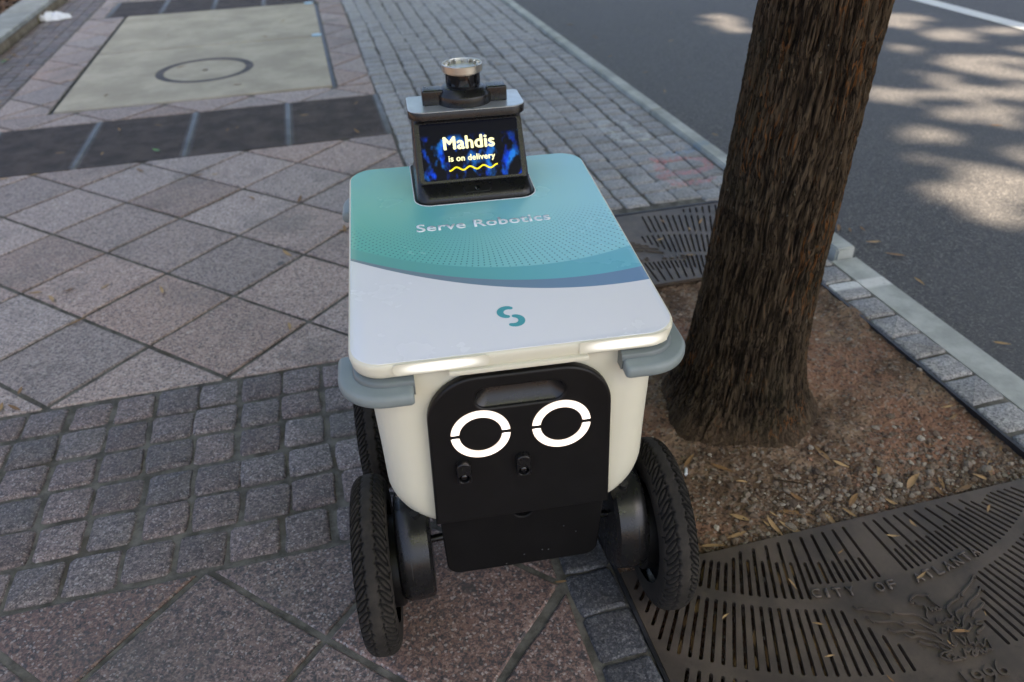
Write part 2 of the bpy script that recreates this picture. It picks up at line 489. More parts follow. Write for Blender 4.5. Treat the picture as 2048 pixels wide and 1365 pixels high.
def mat_foliage():
    n = NT('tree_foliage'); a = n.node('ShaderNodeAttribute', attribute_name='tone').outputs['Fac']
    c = n.ramp(a, [(0, (.03, .06, .018)), (.5, (.05, .095, .028)), (1, (.08, .13, .04))])
    df = n.node('ShaderNodeBsdfDiffuse'); n.put(df.inputs[0], c)
    tr = n.node('ShaderNodeBsdfTranslucent'); n.put(tr.inputs[0], n.mix(a, (.16, .24, .045), (.30, .36, .09)))
    ad = n.node('ShaderNodeAddShader'); n.t.links.new(df.outputs[0], ad.inputs[0]); n.t.links.new(tr.outputs[0], ad.inputs[1])
    n.t.links.new(ad.outputs[0], n.t.nodes['Material Output'].inputs[0])
    return n.m
M['foliage'] = mat_foliage()

# robot materials
M['body'] = plain('warm_lit_white_plastic', (.66, .635, .50), .36, 0, .45, .025, 6)  # white plastic, with warm bounced light put into its colour
M['black'] = plain('matt_black_plastic', (.0062, .006, .006), .42, 0, .3, .15, 18)
M['satin'] = plain('satin_black_plastic', (.0075, .0075, .0078), .28, 0, .45, .1, 18)
M['skirt'] = plain('dusty_black_skirt', (.0042, .004, .004), .55, 0, .2, .25, 14)
M['bumper'] = plain('grey_rubber', (.205, .24, .235), .42, 0, .4, .05, 25)
M['flange'] = plain('dark_grey_rubber', (.125, .148, .146), .35, 0, .45, .05, 25)
M['silver'] = plain('satin_silver_metal', (.50, .49, .44), .32, .9, .5, .04, 40)
M['plate'] = plain('brushed_grey_metal', (.60, .64, .66), .34, .75, .5, .06, 40)
M['glass'] = plain('black_glass', (.004, .004, .005), .06, 0, .6, .0, 10)
M['chrome'] = plain('small_metal_screw', (.16, .16, .16), .4, 1.0, .5, .02, 40)
M['gasket'] = plain('black_gasket', (.006, .006, .006), .5, 0, .3, .1, 30)
M['white_rim'] = plain('white_trim', (.78, .78, .78), .35, 0, .5, .02, 20)
M['letter'] = plain('pale_grey_lettering', (.84, .88, .88), .5, 0, .5, .02, 20)
M['teal'] = plain('teal_print', (.07, .36, .40), .33, 0, .5, .02, 20)
M['eye'] = plain('white_lamp', (.8, .8, .8), .4, 0, .5, 0, 10, (1.0, .88, .76), 1.5)
def mat_eye():
    n = NT('white_ring_lamp'); x, y, z = n.sep(n.obj())
    dx = n.math('SUBTRACT', n.math('ABSOLUTE', x), .0685); dz = n.math('SUBTRACT', z, .5195)
    r = n.math('SQRT', n.math('ADD', n.math('MULTIPLY', dx, dx), n.math('MULTIPLY', dz, dz)))
    d = n.step(n.math('ABSOLUTE', n.math('SUBTRACT', r, .043)), .0025, .0074)
    c = n.mix(d, (1.0, .90, .80), (1.0, .72, .50))
    return n.out((.7, .7, .68), .4, 0, .4, c, n.math('ADD', n.math('MULTIPLY', n.math('SUBTRACT', 1.0, d), .45), .17))
M['eye'] = mat_eye()
M['screen_text'] = plain('cream_screen_text', (.0, .0, .0), .4, 0, .1, 0, 10, (1.0, .93, .50), 0.30)
M['screen_wave'] = plain('yellow_screen_wave', (.0, .0, .0), .4, 0, .1, 0, 10, (1.0, .80, .03), 0.26)

def mat_rubber():
    n = NT('tyre_rubber'); p = n.obj()
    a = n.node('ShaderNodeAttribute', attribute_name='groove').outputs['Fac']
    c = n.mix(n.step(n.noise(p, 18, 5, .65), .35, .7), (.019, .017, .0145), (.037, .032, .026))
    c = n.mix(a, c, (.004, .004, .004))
    n.bump(n.noise(p, 300, 4), .2, .001)
    return n.out(c, .8, 0, .22)
M['rubber'] = mat_rubber()

def mat_screen():
    n = NT('lit_display'); o = n.obj(); x, y, z = n.sep(o)
    q = n.comb(n.math('MULTIPLY', x, 1.6), y, 0.0)
    a = n.step(n.noise(q, 24, 3, .5), .48, .72)
    b = n.step(n.noise(n.comb(n.math('ADD', x, 3.1), n.math('MULTIPLY', y, .7)), 42, 2, .4), .46, .66)
    k = n.math('MULTIPLY', n.math('ADD', n.math('MULTIPLY', a, .8), n.math('MULTIPLY', n.math('MULTIPLY', a, b), 1.6)), n.math('SUBTRACT', 1.0, n.step(y, .022, .036)))
    c = n.mix(n.step(n.noise(q, 20, 2), .42, .62), (.0, .045, .55), (.01, .14, .50))
    c = n.mix(n.math('MULTIPLY', k, 1.0, clamp=True), (.0, .0004, .0035), c)
    return n.out((.001, .001, .0015), .35, 0, .12, c, .29)
M['screen'] = mat_screen()

def mat_strip():
    n = NT('emissive_edge_strip'); x, y, z = n.sep(n.obj())
    d = n.math('ABSOLUTE', x)
    k = n.math('MULTIPLY', n.math('SUBTRACT', 1.0, n.step(d, .0, .076)), n.math('SUBTRACT', 1.0, n.step(n.math('ABSOLUTE', z), .001, .0106)))
    return n.out((.66, .635, .50), .36, 0, .45, (1.0, .97, .92), n.math('MULTIPLY', k, .42))
M['strip'] = mat_strip()

def mat_lid():
    n = NT('printed_lid_sky_tint'); x, y, z = n.sep(n.obj())
    def arc(a0, k, b0):
        d = n.math('SUBTRACT', x, a0)
        return n.math('SUBTRACT', y, n.math('ADD', n.math('MULTIPLY', n.math('MULTIPLY', d, d), k), b0))
    a1, a2, a3 = arc(.188, .844, .0884), arc(.14, .887, .124), arc(.08, 1.1, .176)
    white = (.76, .765, .78)
    teal = n.mix(n.step(x, -.25, .22), (.13, .47, .42), (.28, .62, .69))  # greener left, bluer right: partly reflected canopy and sky put into the colour
    teal = n.mix(n.math('MULTIPLY', n.step(y, .25, .6), .25), teal, (.12, .46, .50))
    c = n.mix(n.step(a1, -.0004, .0004), white, n.mix(n.step(x, -.2, .25), (.19, .26, .31), (.16, .27, .42)))  # bands carry the same left-to-right shift
    c = n.mix(n.step(a2, -.0004, .0004), c, n.mix(n.step(x, -.22, .25), (.13, .40, .37), (.15, .46, .56)))
    c = n.mix(n.step(a3, -.001, .001), c, teal)
    dx = n.math('ADD', x, .02); dy = n.math('SUBTRACT', .47, y)
    r = n.math('SQRT', n.math('ADD', n.math('MULTIPLY', dx, dx), n.math('MULTIPLY', dy, dy)))
    th = n.math('ADD', n.math('ARCTAN2', dx, dy), n.math('MULTIPLY', r, .35))
    fr = n.math('SUBTRACT', n.math('FRACT', n.math('MULTIPLY', r, 118.0)), .5)
    ft = n.math('SUBTRACT', n.math('FRACT', n.math('MULTIPLY', th, 25.0)), .5)
    ft = n.math('MULTIPLY', ft, n.math('MULTIPLY', r, 5.4))
    d = n.math('SQRT', n.math('ADD', n.math('MULTIPLY', n.math('MULTIPLY', fr, fr), 1.3), n.math('MULTIPLY', ft, n.math('MULTIPLY', ft, 1.6))))
    size = n.math('MULTIPLY', n.step(r, .07, .27), .27)
    dot = n.math('MULTIPLY', n.step(n.math('SUBTRACT', size, d), -.03, .06), n.math('MULTIPLY', n.step(a3, .0, .003), n.math('SUBTRACT', 1.0, n.step(y, .33, .41))))
    c = n.mix(n.math('MULTIPLY', dot, .72), c, (.03, .10, .14))
    # pale border all round
    e = n.math('MAXIMUM', n.math('SUBTRACT', n.math('ABSOLUTE', x), .2595), n.math('SUBTRACT', n.math('ABSOLUTE', n.math('SUBTRACT', y, .294)), .3525))
    c = n.mix(n.step(e, -.0005, .0005), c, white)
    dst = n.math('MULTIPLY', n.step(n.noise(n.obj(), 260, 3, .6), .68, .74), n.step(n.noise(n.obj(), 14, 4), .5, .62))
    c = n.mix(n.math('MULTIPLY', dst, .4), c, (.3, .31, .31))
    rg = n.math('ADD', n.math('MULTIPLY', n.noise(n.obj(), 9, 4), .12), .2)
    m = n.out(c, rg, 0, .55)
    n.bs.inputs['Coat Weight'].default_value = .8; n.bs.inputs['Coat Roughness'].default_value = .24
    return m
M['lid'] = mat_lid()

# ================================================================== the setting
def sheet(name, rects, z0, z1, mat, kind='structure'):
    V = []; F = []
    for (x0, x1, y0, y1) in rects:
        b = len(V)
        V += [(x0, y0, z0), (x1, y0, z0), (x1, y1, z0), (x0, y1, z0), (x0, y0, z1), (x1, y0, z1), (x1, y1, z1), (x0, y1, z1)]
        F += [tuple(b + i for i in q) for q in ((0, 3, 2, 1), (4, 5, 6, 7), (0, 1, 5, 4), (1, 2, 6, 5), (2, 3, 7, 6), (3, 0, 4, 7))]
    o = link(name, mk(name, V, F), mat)
    tag(o, kind=kind)
    return o

ground = link('ground', mk('ground', [(-600, -600, -.16), (600, -600, -.16), (600, 600, -.16), (-600, 600, -.16)], [(0, 1, 2, 3)]), M['soil'])
tag(ground, 'bare brown earth base under the street', 'ground', kind='structure')

# road as a gently rolling sheet, with the painted lane line
nx, ny = 60, 80
gx, gy = np.meshgrid(np.linspace(0, 1, nx) ** 1.6 * 90 + 1.80, np.linspace(-40, 90, ny))
road = link('road', npmesh('road', np.stack([gx.ravel(), gy.ravel(), np.full(gx.size, -.034)], 1),
            np.array([(j * nx + i, j * nx + i + 1, (j + 1) * nx + i + 1, (j + 1) * nx + i) for j in range(ny - 1) for i in range(nx - 1)])), M['asphalt'])
tag(road, 'dark asphalt road dappled with sunlight', 'road', kind='structure')
def mat_line():
    n = NT('worn_white_road_paint'); p = n.pos()
    c = n.mix(n.step(n.noise(p, 40, 5, .7), .58, .7), (.72, .73, .72), (.35, .35, .34))
    return n.out(c, .7, 0, .3)
link('lane_line', mk('lane_line', [(5.13, -3, -.030), (5.29, -3, -.030), (5.29, 14, -.030), (5.13, 14, -.030)], [(0, 1, 2, 3)]), mat_line(), road)

# ---------------------------------------------------------------- slabs and setts
def clip(poly, x0, x1, y0, y1):
    for ax, lim, sg in ((0, x0, 1), (0, x1, -1), (1, y0, 1), (1, y1, -1)):
        out = []
        for i in range(len(poly)):
            a, b = poly[i], poly[(i + 1) % len(poly)]
            da, db = sg * (a[ax] - lim), sg * (b[ax] - lim)
            if da >= 0: out.append(a)
            if (da >= 0) != (db >= 0):
                t = da / (da - db); out.append((a[0] + t * (b[0] - a[0]), a[1] + t * (b[1] - a[1])))
        poly = out
        if len(poly) < 3: return []
    return poly

def inset(poly, d):
    n = len(poly); out = []
    A = sum(poly[i][0] * poly[(i + 1) % n][1] - poly[(i + 1) % n][0] * poly[i][1] for i in range(n))
    s = 1 if A > 0 else -1
    for i in range(n):
        p0, p1, p2 = Vector(poly[i - 1]), Vector(poly[i]), Vector(poly[(i + 1) % n])
        e1 = (p1 - p0).normalized(); e2 = (p2 - p1).normalized()
        n1 = Vector((-e1.y, e1.x)) * s; n2 = Vector((-e2.y, e2.x)) * s
        m = n1 + n2
        k = d / max(.25, (1 + n1.dot(n2)))
        out.append((p1.x + m.x * k, p1.y + m.y * k))
    return out

def area(poly):
    return abs(sum(poly[i][0] * poly[(i + 1) % len(poly)][1] - poly[(i + 1) % len(poly)][0] * poly[i][1] for i in range(len(poly)))) / 2

def dedupe(poly, eps=.013):
    out = []
    for p in poly:
        if not out or math.hypot(p[0] - out[-1][0], p[1] - out[-1][1]) > eps: out.append(p)
    if len(out) > 2 and math.hypot(out[0][0] - out[-1][0], out[0][1] - out[-1][1]) < eps: out.pop()
    return out

def piece_me(name, poly, top=0.0, depth=.035, ch=.004):
    a = poly; b = inset(poly, ch)
    loops = [[(x, y, top - depth) for x, y in a], [(x, y, top - ch * .8) for x, y in a], [(x, y, top) for x, y in b]]
    return mk(name, *loft(loops, cap0=False))

HD = .2508
def slabs(parent, ox, oy, rects, mat, gap=.0075):
    full = None
    for (x0, x1, y0, y1) in rects:
        for i in range(-20, 16):
            for j in range(-16, 40):
                if (i + j) % 2 == 0: continue
                cx, cy = ox + HD * i, oy + HD * j
                P = [(cx - HD, cy), (cx, cy - HD), (cx + HD, cy), (cx, cy + HD)]
                Q = dedupe(clip(P, x0 + .002, x1 - .002, y0 + .002, y1 - .002))
                if len(Q) < 3 or area(Q) < .0035: continue
                Q = inset(Q, gap)
                if area(Q) < .002: continue
                mx_, my_ = sum(p[0] for p in Q) / len(Q), sum(p[1] for p in Q) / len(Q)
                # slightly chipped, hand-laid edges: extra points along each side
                R = []
                for k in range(len(Q)):
                    a, b = Q[k], Q[(k + 1) % len(Q)]
                    R.append(a)
                    L = math.hypot(b[0] - a[0], b[1] - a[1]); m = int(L / .07)
                    for q in range(1, m):
                        t = (q + rnd.uniform(-.2, .2)) / m; w = rnd.uniform(-.0016, .0016)
                        nx_, ny_ = -(b[1] - a[1]) / L, (b[0] - a[0]) / L
                        R.append((a[0] + (b[0] - a[0]) * t + nx_ * w, a[1] + (b[1] - a[1]) * t + ny_ * w))
                me = piece_me('slab', [(p[0] - mx_, p[1] - my_) for p in R])
                o = link('slab', me, mat, parent, (mx_, my_, rnd.uniform(-.0015, .0015)))
                o.rotation_euler = (rnd.uniform(-.002, .002), rnd.uniform(-.002, .002), rnd.uniform(-.003, .003))

pav = sheet('slab_paving', [(-3.4, .345, -1.4, 1.271)], -.04, -.0058, M['mortar'])
tag(pav, 'red brown granite slabs, colour darkened for shade, laid diagonally in front of the sett band', 'paving')
slabs(pav, -.418, 1.271, [(-1.7, .345, -.3, 1.271)], M['slab_red_shaded'])
pav2 = sheet('slab_paving', [(-3.4, .345, 1.996, 4.043)], -.04, -.0058, M['mortar'])
tag(pav2, 'pink grey granite slabs laid diagonally between sett band and dark grates', 'paving')
slabs(pav2, -.409, 2.011, [(-2.6, .345, 1.996, 4.043)], M['slab'])
pav3 = sheet('slab_paving', [(-1.9, .345, 4.80, 5.058), (-1.9, -1.576, 5.0581, 8.0), (.112, .345, 5.0581, 8.0), (-1.9, -1.75, 8.0001, 8.75), (.1, .345, 8.0001, 8.75), (-1.9, .345, 8.7501, 12)], -.04, -.0058, M['mortar'])
tag(pav3, 'narrow granite slab margin around the concrete utility pad', 'paving')
slabs(pav3, -.409, 2.011, [(-1.9, .345, 4.80, 5.058), (-1.9, -1.576, 5.058, 8.0), (.112, .345, 5.058, 8.0), (-1.9, -1.75, 8.0, 8.75), (.1, .345, 8.0, 8.75), (-1.9, .345, 8.75, 9.6)], M['slab'])

def sett_mesh(seed, w=.0542, h=.0528):
    r = random.Random(seed); P = []
    c = [(-w, -h), (w, -h), (w, h), (-w, h)]
    for k in range(4):
        a, b = c[k], c[(k + 1) % 4]
        q = r.uniform(.03, .11); j = lambda s: r.uniform(-s, s)
        P.append((a[0] + (b[0] - a[0]) * q + j(.002), a[1] + (b[1] - a[1]) * q + j(.002)))
        P.append((a[0] + (b[0] - a[0]) * .5 + j(.003), a[1] + (b[1] - a[1]) * .5 + j(.003)))
        P.append((a[0] + (b[0] - a[0]) * (1 - r.uniform(.03, .11)) + j(.002), a[1] + (b[1] - a[1]) * (1 - r.uniform(.03, .11)) + j(.002)))
    A, B, D = P, inset(P, .0035), inset(P, .011)
    loops = [[(x, y, -.035) for x, y in A], [(x, y, -.006) for x, y in A], [(x, y, -.0012 + r.uniform(-.0006, .0006)) for x, y in B], [(x, y, .0008 + r.uniform(-.0007, .0007)) for x, y in D]]
    me = mk('sett', *loft(loops, cap0=False))
    me.polygons.foreach_set('use_smooth', [True] * len(me.polygons)); me.set_sharp_from_angle(angle=math.radians(42))
    return me
def sett_set(mat):
    out = [sett_mesh(100 + k) for k in range(9)]
    for m_ in out: m_.materials.append(mat)
    return out
SETTS = {k: sett_set(M[k]) for k in ('sett', 'sett_far', 'sett_shaded')}

def lay_setts(parent, spots, key, limit=300, name='sett'):
    """spots: (x, y, sx, sy); the first `limit` are parts, the rest one part"""
    for (x, y, sx, sy) in spots[:limit]:
        o = bpy.data.objects.new(name, rnd.choice(SETTS[key])); COL.objects.link(o); o.parent = parent
        o.location = (x, y, rnd.uniform(-.0022, .0022)); o.scale = (sx * rnd.choice((-1, 1)), sy, 1)
        o.rotation_euler = (rnd.uniform(-.014, .014), rnd.uniform(-.014, .014), rnd.uniform(-.035, .035) + rnd.choice((0, PI)))
    if len(spots) > limit:
        bm = bmesh.new()
        for (x, y, sx, sy) in spots[limit:]:
            me = rnd.choice(SETTS[key]).copy()
            me.transform(Matrix.Translation((x, y, rnd.uniform(-.002, .002))) @ Matrix.Rotation(rnd.uniform(-.03, .03), 4, 'Z') @ Matrix.Diagonal((sx, sy, 1, 1)))
            bm.from_mesh(me); bpy.data.meshes.remove(me)
        me = bpy.data.meshes.new('distant_setts'); bm.to_mesh(me); bm.free()
        o = link('distant_setts', me, M[key], parent); o['kind'] = 'stuff'

band = sheet('sett_band', [(-3.4, .345, 1.2711, 1.9959)], -.04, -.0064, M['mortar'])
tag(band, 'six rows of purple grey setts crossing the pavement', 'paving')
sp = []
for row in range(6):
    off = rnd.uniform(-.012, .012)
    for i in range(20):
        x = .345 - .059 - i * .1175 + off * (0 if i == 0 else 1) + rnd.uniform(-.004, .004)
        sp.append((x, 1.2711 + .0604 + row * .1208 + rnd.uniform(-.003, .003), rnd.uniform(.94, 1.06), rnd.uniform(.95, 1.07)))
lay_setts(band, sp, 'sett')

strip = sheet('sett_strip', [(.3451, 1.755, 2.722, 14.0)], -.04, -.0064, M['mortar'])
tag(strip, 'blue grey setts running along the kerb behind the tree pit', 'paving')
sp = []
for i in range(12):
    y = 2.735 + rnd.uniform(0, .05)
    while y < 11.0:
        h = rnd.uniform(.098, .122)
        sp.append((.345 + .0587 + i * .1175 + .006 * math.sin(y * 2.1 + i) + rnd.uniform(-.004, .004), y + h / 2, rnd.uniform(.95, 1.07), h / .1095 * rnd.uniform(.95, 1.0)))
        y += h
def vis(p):
    d = math.hypot(p[0], p[1])
    hid = (p[0] < .345 + .33 * (p[1] - 2.0) * .9 and p[1] < 4.0)
    return d + (50 if hid else 0)
sp.sort(key=vis)
lay_setts(strip, sp, 'sett_far', 300)

edge_l = sheet('sett_edging', [(.3451, .4535, -1.4, 2.7219)], -.04, -.0064, M['mortar'])
tag(edge_l, 'single row of setts, coloured dark for shade and wet, edging the tree pit beside the slabs', 'paving')
lay_setts(edge_l, [(.3995 + rnd.uniform(-.002, .002), .76 + .1115 * k + rnd.uniform(-.004, .004), rnd.uniform(.92, .98), rnd.uniform(.98, 1.05)) for k in range(-9, 17)], 'sett_shaded')
edge_r = sheet('sett_edging', [(1.600, 1.7215, -1.4, 2.7219)], -.07, -.016, M['mortar'])
tag(edge_r, 'single row of grey setts between tree pit and kerb', 'paving')
lay_setts(edge_r, [(1.661 + rnd.uniform(-.003, .003), 1.108 + .1175 * k + rnd.uniform(-.005, .005), rnd.uniform(.98, 1.08), rnd.uniform(.96, 1.04)) for k in range(-12, 14)], 'sett_far')
for o in edge_r.children: o.location.z -= .009
left = sheet('sett_strip', [(-2.30, -1.9001, 4.8, 12)], -.04, -.0064, M['mortar'])
tag(left, 'narrow strip of setts between planter kerb and slabs', 'paving')
lay_setts(left, [(-1.95 - .0985 * i + rnd.uniform(-.003, .003), 4.86 + .113 * j + rnd.uniform(-.004, .004), rnd.uniform(.82, .9), rnd.uniform(.96, 1.06)) for j in range(48) for i in range(4)], 'sett', 200)

# ---------------------------------------------------------------- kerb
kerb = empty('kerb', (1.78, 2, -.2)); tag(kerb, 'pale grey stone kerb along the road', 'kerb', kind='structure')
def kerb_stone(x0, x1, y0, y1, z1):
    bm = bmesh.new(); bmesh.ops.create_cube(bm, size=1)
    for v in bm.verts: v.co = Vector(((x0 + x1) / 2 + v.co.x * (x1 - x0) - 1.78, (y0 + y1) / 2 + v.co.y * (y1 - y0) - 2, (z1 - .2) / 2 + v.co.z * (z1 + .2) + .2))
    bmesh.ops.bevel(bm, geom=list(bm.edges), offset=.007, segments=2, affect='EDGES')
    me = bpy.data.meshes.new('kerb_stone'); bm.to_mesh(me); bm.free()
    link('kerb_stone', me, M['kerb'], kerb)
y = 2.155
for L in (1.75, 1.82, 1.8, 1.79, 1.81, 1.8):
    kerb_stone(1.757, 1.835, y, y + L - .006, .018); y += L
y = 2.150
for L in (1.62, 1.8, 1.8):
    kerb_stone(1.7235, 1.842, y - L + .006, y, -.020); y -= L

# ---------------------------------------------------------------- ventilation grates let into the pavement
def vent_mesh(w, d):
    V = []; F = []
    def bx(x0, x1, y0, y1, z0, z1):
        b = len(V)
        V.extend([(x0, y0, z0), (x1, y0, z0), (x1, y1, z0), (x0, y1, z0), (x0, y0, z1), (x1, y0, z1), (x1, y1, z1), (x0, y1, z1)])
        F.extend([tuple(b + i for i in q) for q in ((0, 3, 2, 1), (4, 5, 6, 7), (0, 1, 5, 4), (1, 2, 6, 5), (2, 3, 7, 6), (3, 0, 4, 7))])
    n = int(d / .0168)
    for k in range(n):
        y = (k + .5) * d / n
        bx(.004, w - .004, y - .0042, y + .0042, -.022, 0)
    bars = (V, F); V = []; F = []
    for k in range(1, 6): bx(w * k / 6 - .003, w * k / 6 + .003, .002, d - .002, -.024, -.003)
    bx(0, .012, 0, d, -.03, .001); bx(w - .012, w, 0, d, -.03, .001); bx(.0121, w - .0121, 0, .012, -.03, .001); bx(.0121, w - .0121, d - .012, d, -.03, .001)
    return mk('bars', *bars), mk('frame', V, F)
ORD = ['first', 'second', 'third', 'fourth', 'fifth', 'sixth']
def vents(xs, y0, y1, labels, group):
    w = xs[1] - xs[0] - .03
    bars, fr = vent_mesh(w, y1 - y0 - .012)
    for i in range(len(xs) - 1):
        g = empty('vent_grate', (xs[i] + .015, y0 + .006, -.002))
        b = link('bars', bars, M['vent'], g); b['kind'] = 'stuff'
        link('frame', fr, M['vent'], g)
        tag(g, ORD[len(xs) - 2 - i] + ' dark ventilation grate from the blue grey setts, ' + labels, 'grate', group)
    for i in range(len(xs)):
        o = link('steel_rail', box_me('steel_rail', -.0125, .0125, 0, y1 - y0 - .012, -.03, .002, .002, 1), M['rail'], None, (xs[i], y0 + .006, 0))
        tag(o, ORD[len(xs) - 1 - i] + ' flat steel rail from the blue grey setts, between grates ' + labels, 'rail', 'rails of ' + group)
        link('groove', box_me('groove', -.002, .002, .01, y1 - y0 - .022, .0015, .0026), M['edge'], o)
pit = sheet('vent_dark_sheet', [(-2.32, .345, 4.043, 4.80), (-1.75, .1, 8.0, 8.75)], -.15, -.12, M['gasket'])  # black sheet below the bars stands in for the darkness of the shaft
vents([-2.29, -1.765, -1.24, -.715, -.192, .331], 4.046, 4.797, 'before the concrete pad', 'grates before the pad')
vents([-1.735, -1.28, -.82, -.37, .085], 8.01, 8.74, 'beyond the concrete pad', 'grates beyond the pad')

# ---------------------------------------------------------------- concrete pad with a round cover
pad = sheet('concrete_pad', [(-1.576, .112, 5.0585, 7.9995)], -.06, -.014, M['edge'])
tag(pad, 'pale concrete utility pad in two panels with dark steel frame', 'pad')
MX, MY, MRo = -.735, 5.79, .325
def disc(cx, cy, r, n=48): return [(cx + r * math.cos(2 * PI * k / n), cy + r * math.sin(2 * PI * k / n)) for k in range(n)]
pm = curve_me('panel', [[(-1.552, 5.082), (.088, 5.082), (.088, 6.532), (-1.552, 6.532)], disc(MX, MY, MRo)], .008, .002, 1)
link('panel', pm, M['concrete'], pad, (0, 0, -.0065))
pm = curve_me('panel', [[(-1.552, 6.554), (.088, 6.554), (.088, 7.976), (-1.552, 7.976)]], .008, .002, 1)
link('panel', pm, M['concrete'], pad, (0, 0, -.0065))
mh = empty('manhole_cover', (MX, MY, -.012)); tag(mh, 'round concrete filled manhole cover with steel ring in the pad', 'manhole cover')
link('frame_ring', curve_me('frame_ring', [disc(0, 0, .323), disc(0, 0, .302)], .007, .001, 1), M['vent'], mh, (0, 0, .006))
link('cover_ring', curve_me('cover_ring', [disc(0, 0, .3005), disc(0, 0, .272)], .007, .001, 1), M['vent'], mh, (0, 0, .0055))
link('cover_fill', curve_me('cover_fill', [disc(0, 0, .2715), disc(.0, .0, .022, 20)], .006, .0, 1), M['concrete'], mh, (0, 0, .0045))
link('lifting_hole', curve_me('lifting_hole', [disc(0, 0, .0218, 20), disc(0, 0, .015, 20)], .005, 0, 1), M['vent'], mh, (0, 0, .003))

# ---------------------------------------------------------------- planter kerb, mulch
pl = empty('planter_wall', (-2.45, 9, 0)); tag(pl, 'low stone planter wall with stained base and pale cap', 'planter')
for k in range(6):
    y0 = 4.82 + k * 1.6 - 9
    link('base_stone', box_me('base_stone', -.11, .148, y0 + .004, y0 + 1.596, -.05, .056, .006), M['planter_base'], pl)
    link('cap_stone', box_me('cap_stone', -.12, .156, y0 + .004, y0 + 1.596, .0605, .098, .008), M['planter'], pl)
def scatter(name, P, size, tone, mat, flat=.6, seed=0, long=1.0):
    """loose pieces as one mesh: P (n,3), size (n,), tone (n,)"""
    r = np.random.default_rng(seed); n = len(P)
    t = (1 + 5 ** .5) / 2
    B = np.array([(-1, t, 0), (1, t, 0), (-1, -t, 0), (1, -t, 0), (0, -1, t), (0, 1, t), (0, -1, -t), (0, 1, -t), (t, 0, -1), (t, 0, 1), (-t, 0, -1), (-t, 0, 1)]) / 1.9
    Fb = np.array([(0, 11, 5), (0, 5, 1), (0, 1, 7), (0, 7, 10), (0, 10, 11), (1, 5, 9), (5, 11, 4), (11, 10, 2), (10, 7, 6), (7, 1, 8), (3, 9, 4), (3, 4, 2), (3, 2, 6), (3, 6, 8), (3, 8, 9), (4, 9, 5), (2, 4, 11), (6, 2, 10), (8, 6, 7), (9, 8, 1)])
    V = B[None] * (1 + r.uniform(-.28, .28, (n, 12, 1)))
    V = V * (size[:, None] * r.uniform(.7, 1.3, (n, 3)) * np.array([long, 1, 1]))[:, None, :]
    a = r.uniform(0, 2 * PI, (n, 3))
    for (i, j), k in (((1, 2), 0), ((0, 2), 1)):
        c, s = np.cos(a[:, k] * .25)[:, None], np.sin(a[:, k] * .25)[:, None]
        vi, vj = V[..., i] * c - V[..., j] * s, V[..., i] * s + V[..., j] * c; V[..., i], V[..., j] = vi, vj
    V[..., 2] *= flat
    c, s = np.cos(a[:, 2])[:, None], np.sin(a[:, 2])[:, None]
    V[..., 0], V[..., 1] = V[..., 0] * c - V[..., 1] * s, V[..., 0] * s + V[..., 1] * c
    V = V + P[:, None, :]
    F = (Fb[None] + (np.arange(n) * 12)[:, None, None]).reshape(-1, 3)
    me = npmesh(name, V.reshape(-1, 3), F)
    at = me.attributes.new('tone', 'FLOAT', 'POINT'); at.data.foreach_set('value', np.repeat(tone, 12).astype(np.float32))
    return link(name, me, mat)
n = 5200
P = np.stack([rng.uniform(-4.3, -2.575, n), rng.uniform(5.2, 12, n), rng.uniform(.03, .075, n)], 1)
o = scatter('mulch', P, rng.uniform(.012, .03, n), rng.uniform(0, 1, n), M['mulch'], .5, 3, 2.2)
tag(o, 'dark brown bark mulch filling the planter', 'mulch', kind='stuff')
o = sheet('planter_soil', [(-6, -2.56, 4.82, 16)], -.1, .04, M['soil'])

# ---------------------------------------------------------------- tree pit: soil, steel frame, grates, gravel
TX, TY = 1.025, 1.577
sx, sy = np.meshgrid(np.linspace(.44, 1.602, 190), np.linspace(-.6, 2.74, 420))
def soil_h(x, y):
    d = np.hypot(x - 1.03, y - 1.5)
    h = -.027 + .009 * fbm(x * 5, y * 5, 5, 3) + .036 * np.exp(-(d / .30) ** 2) + .0035 * fbm(x * 45, y * 45, 3, 9)
    e = np.minimum(np.minimum(x - .46, 1.59 - x), .1) / .1
    h = h + .012 * (1 - np.clip(e, 0, 1))
    under = ((y < 1.0) | (y > 2.16))
    return np.where(under, np.minimum(h, -.027), h)
sz = soil_h(sx, sy)
ny_, nx_ = sx.shape
idx = np.arange(nx_ * ny_).reshape(ny_, nx_)
F = np.stack([idx[:-1, :-1], idx[:-1, 1:], idx[1:, 1:], idx[1:, :-1]], -1).reshape(-1, 4)
soil = link('soil', npmesh('soil', np.stack([sx.ravel(), sy.ravel(), sz.ravel()], 1), F, 180), M['soil'])
tag(soil, 'bare brown soil in the open tree pit', 'soil', kind='structure')

fr = empty('pit_frame', (1.025, 1.577, 0)); tag(fr, 'thin dark steel frame lining the edges of the tree pit', 'frame')
for (x0, x1, y0, y1) in ((.4537, .4615, -1.4, 2.7215), (1.5885, 1.598, -1.4, 2.7215), (.4617, 1.5883, 2.713, 2.7213)):
    link('rail', box_me('rail', x0 - 1.025, x1 - 1.025, y0 - 1.577, y1 - 1.577, -.1, .0015 if x0 < 1 else -.008), M['edge'], fr)

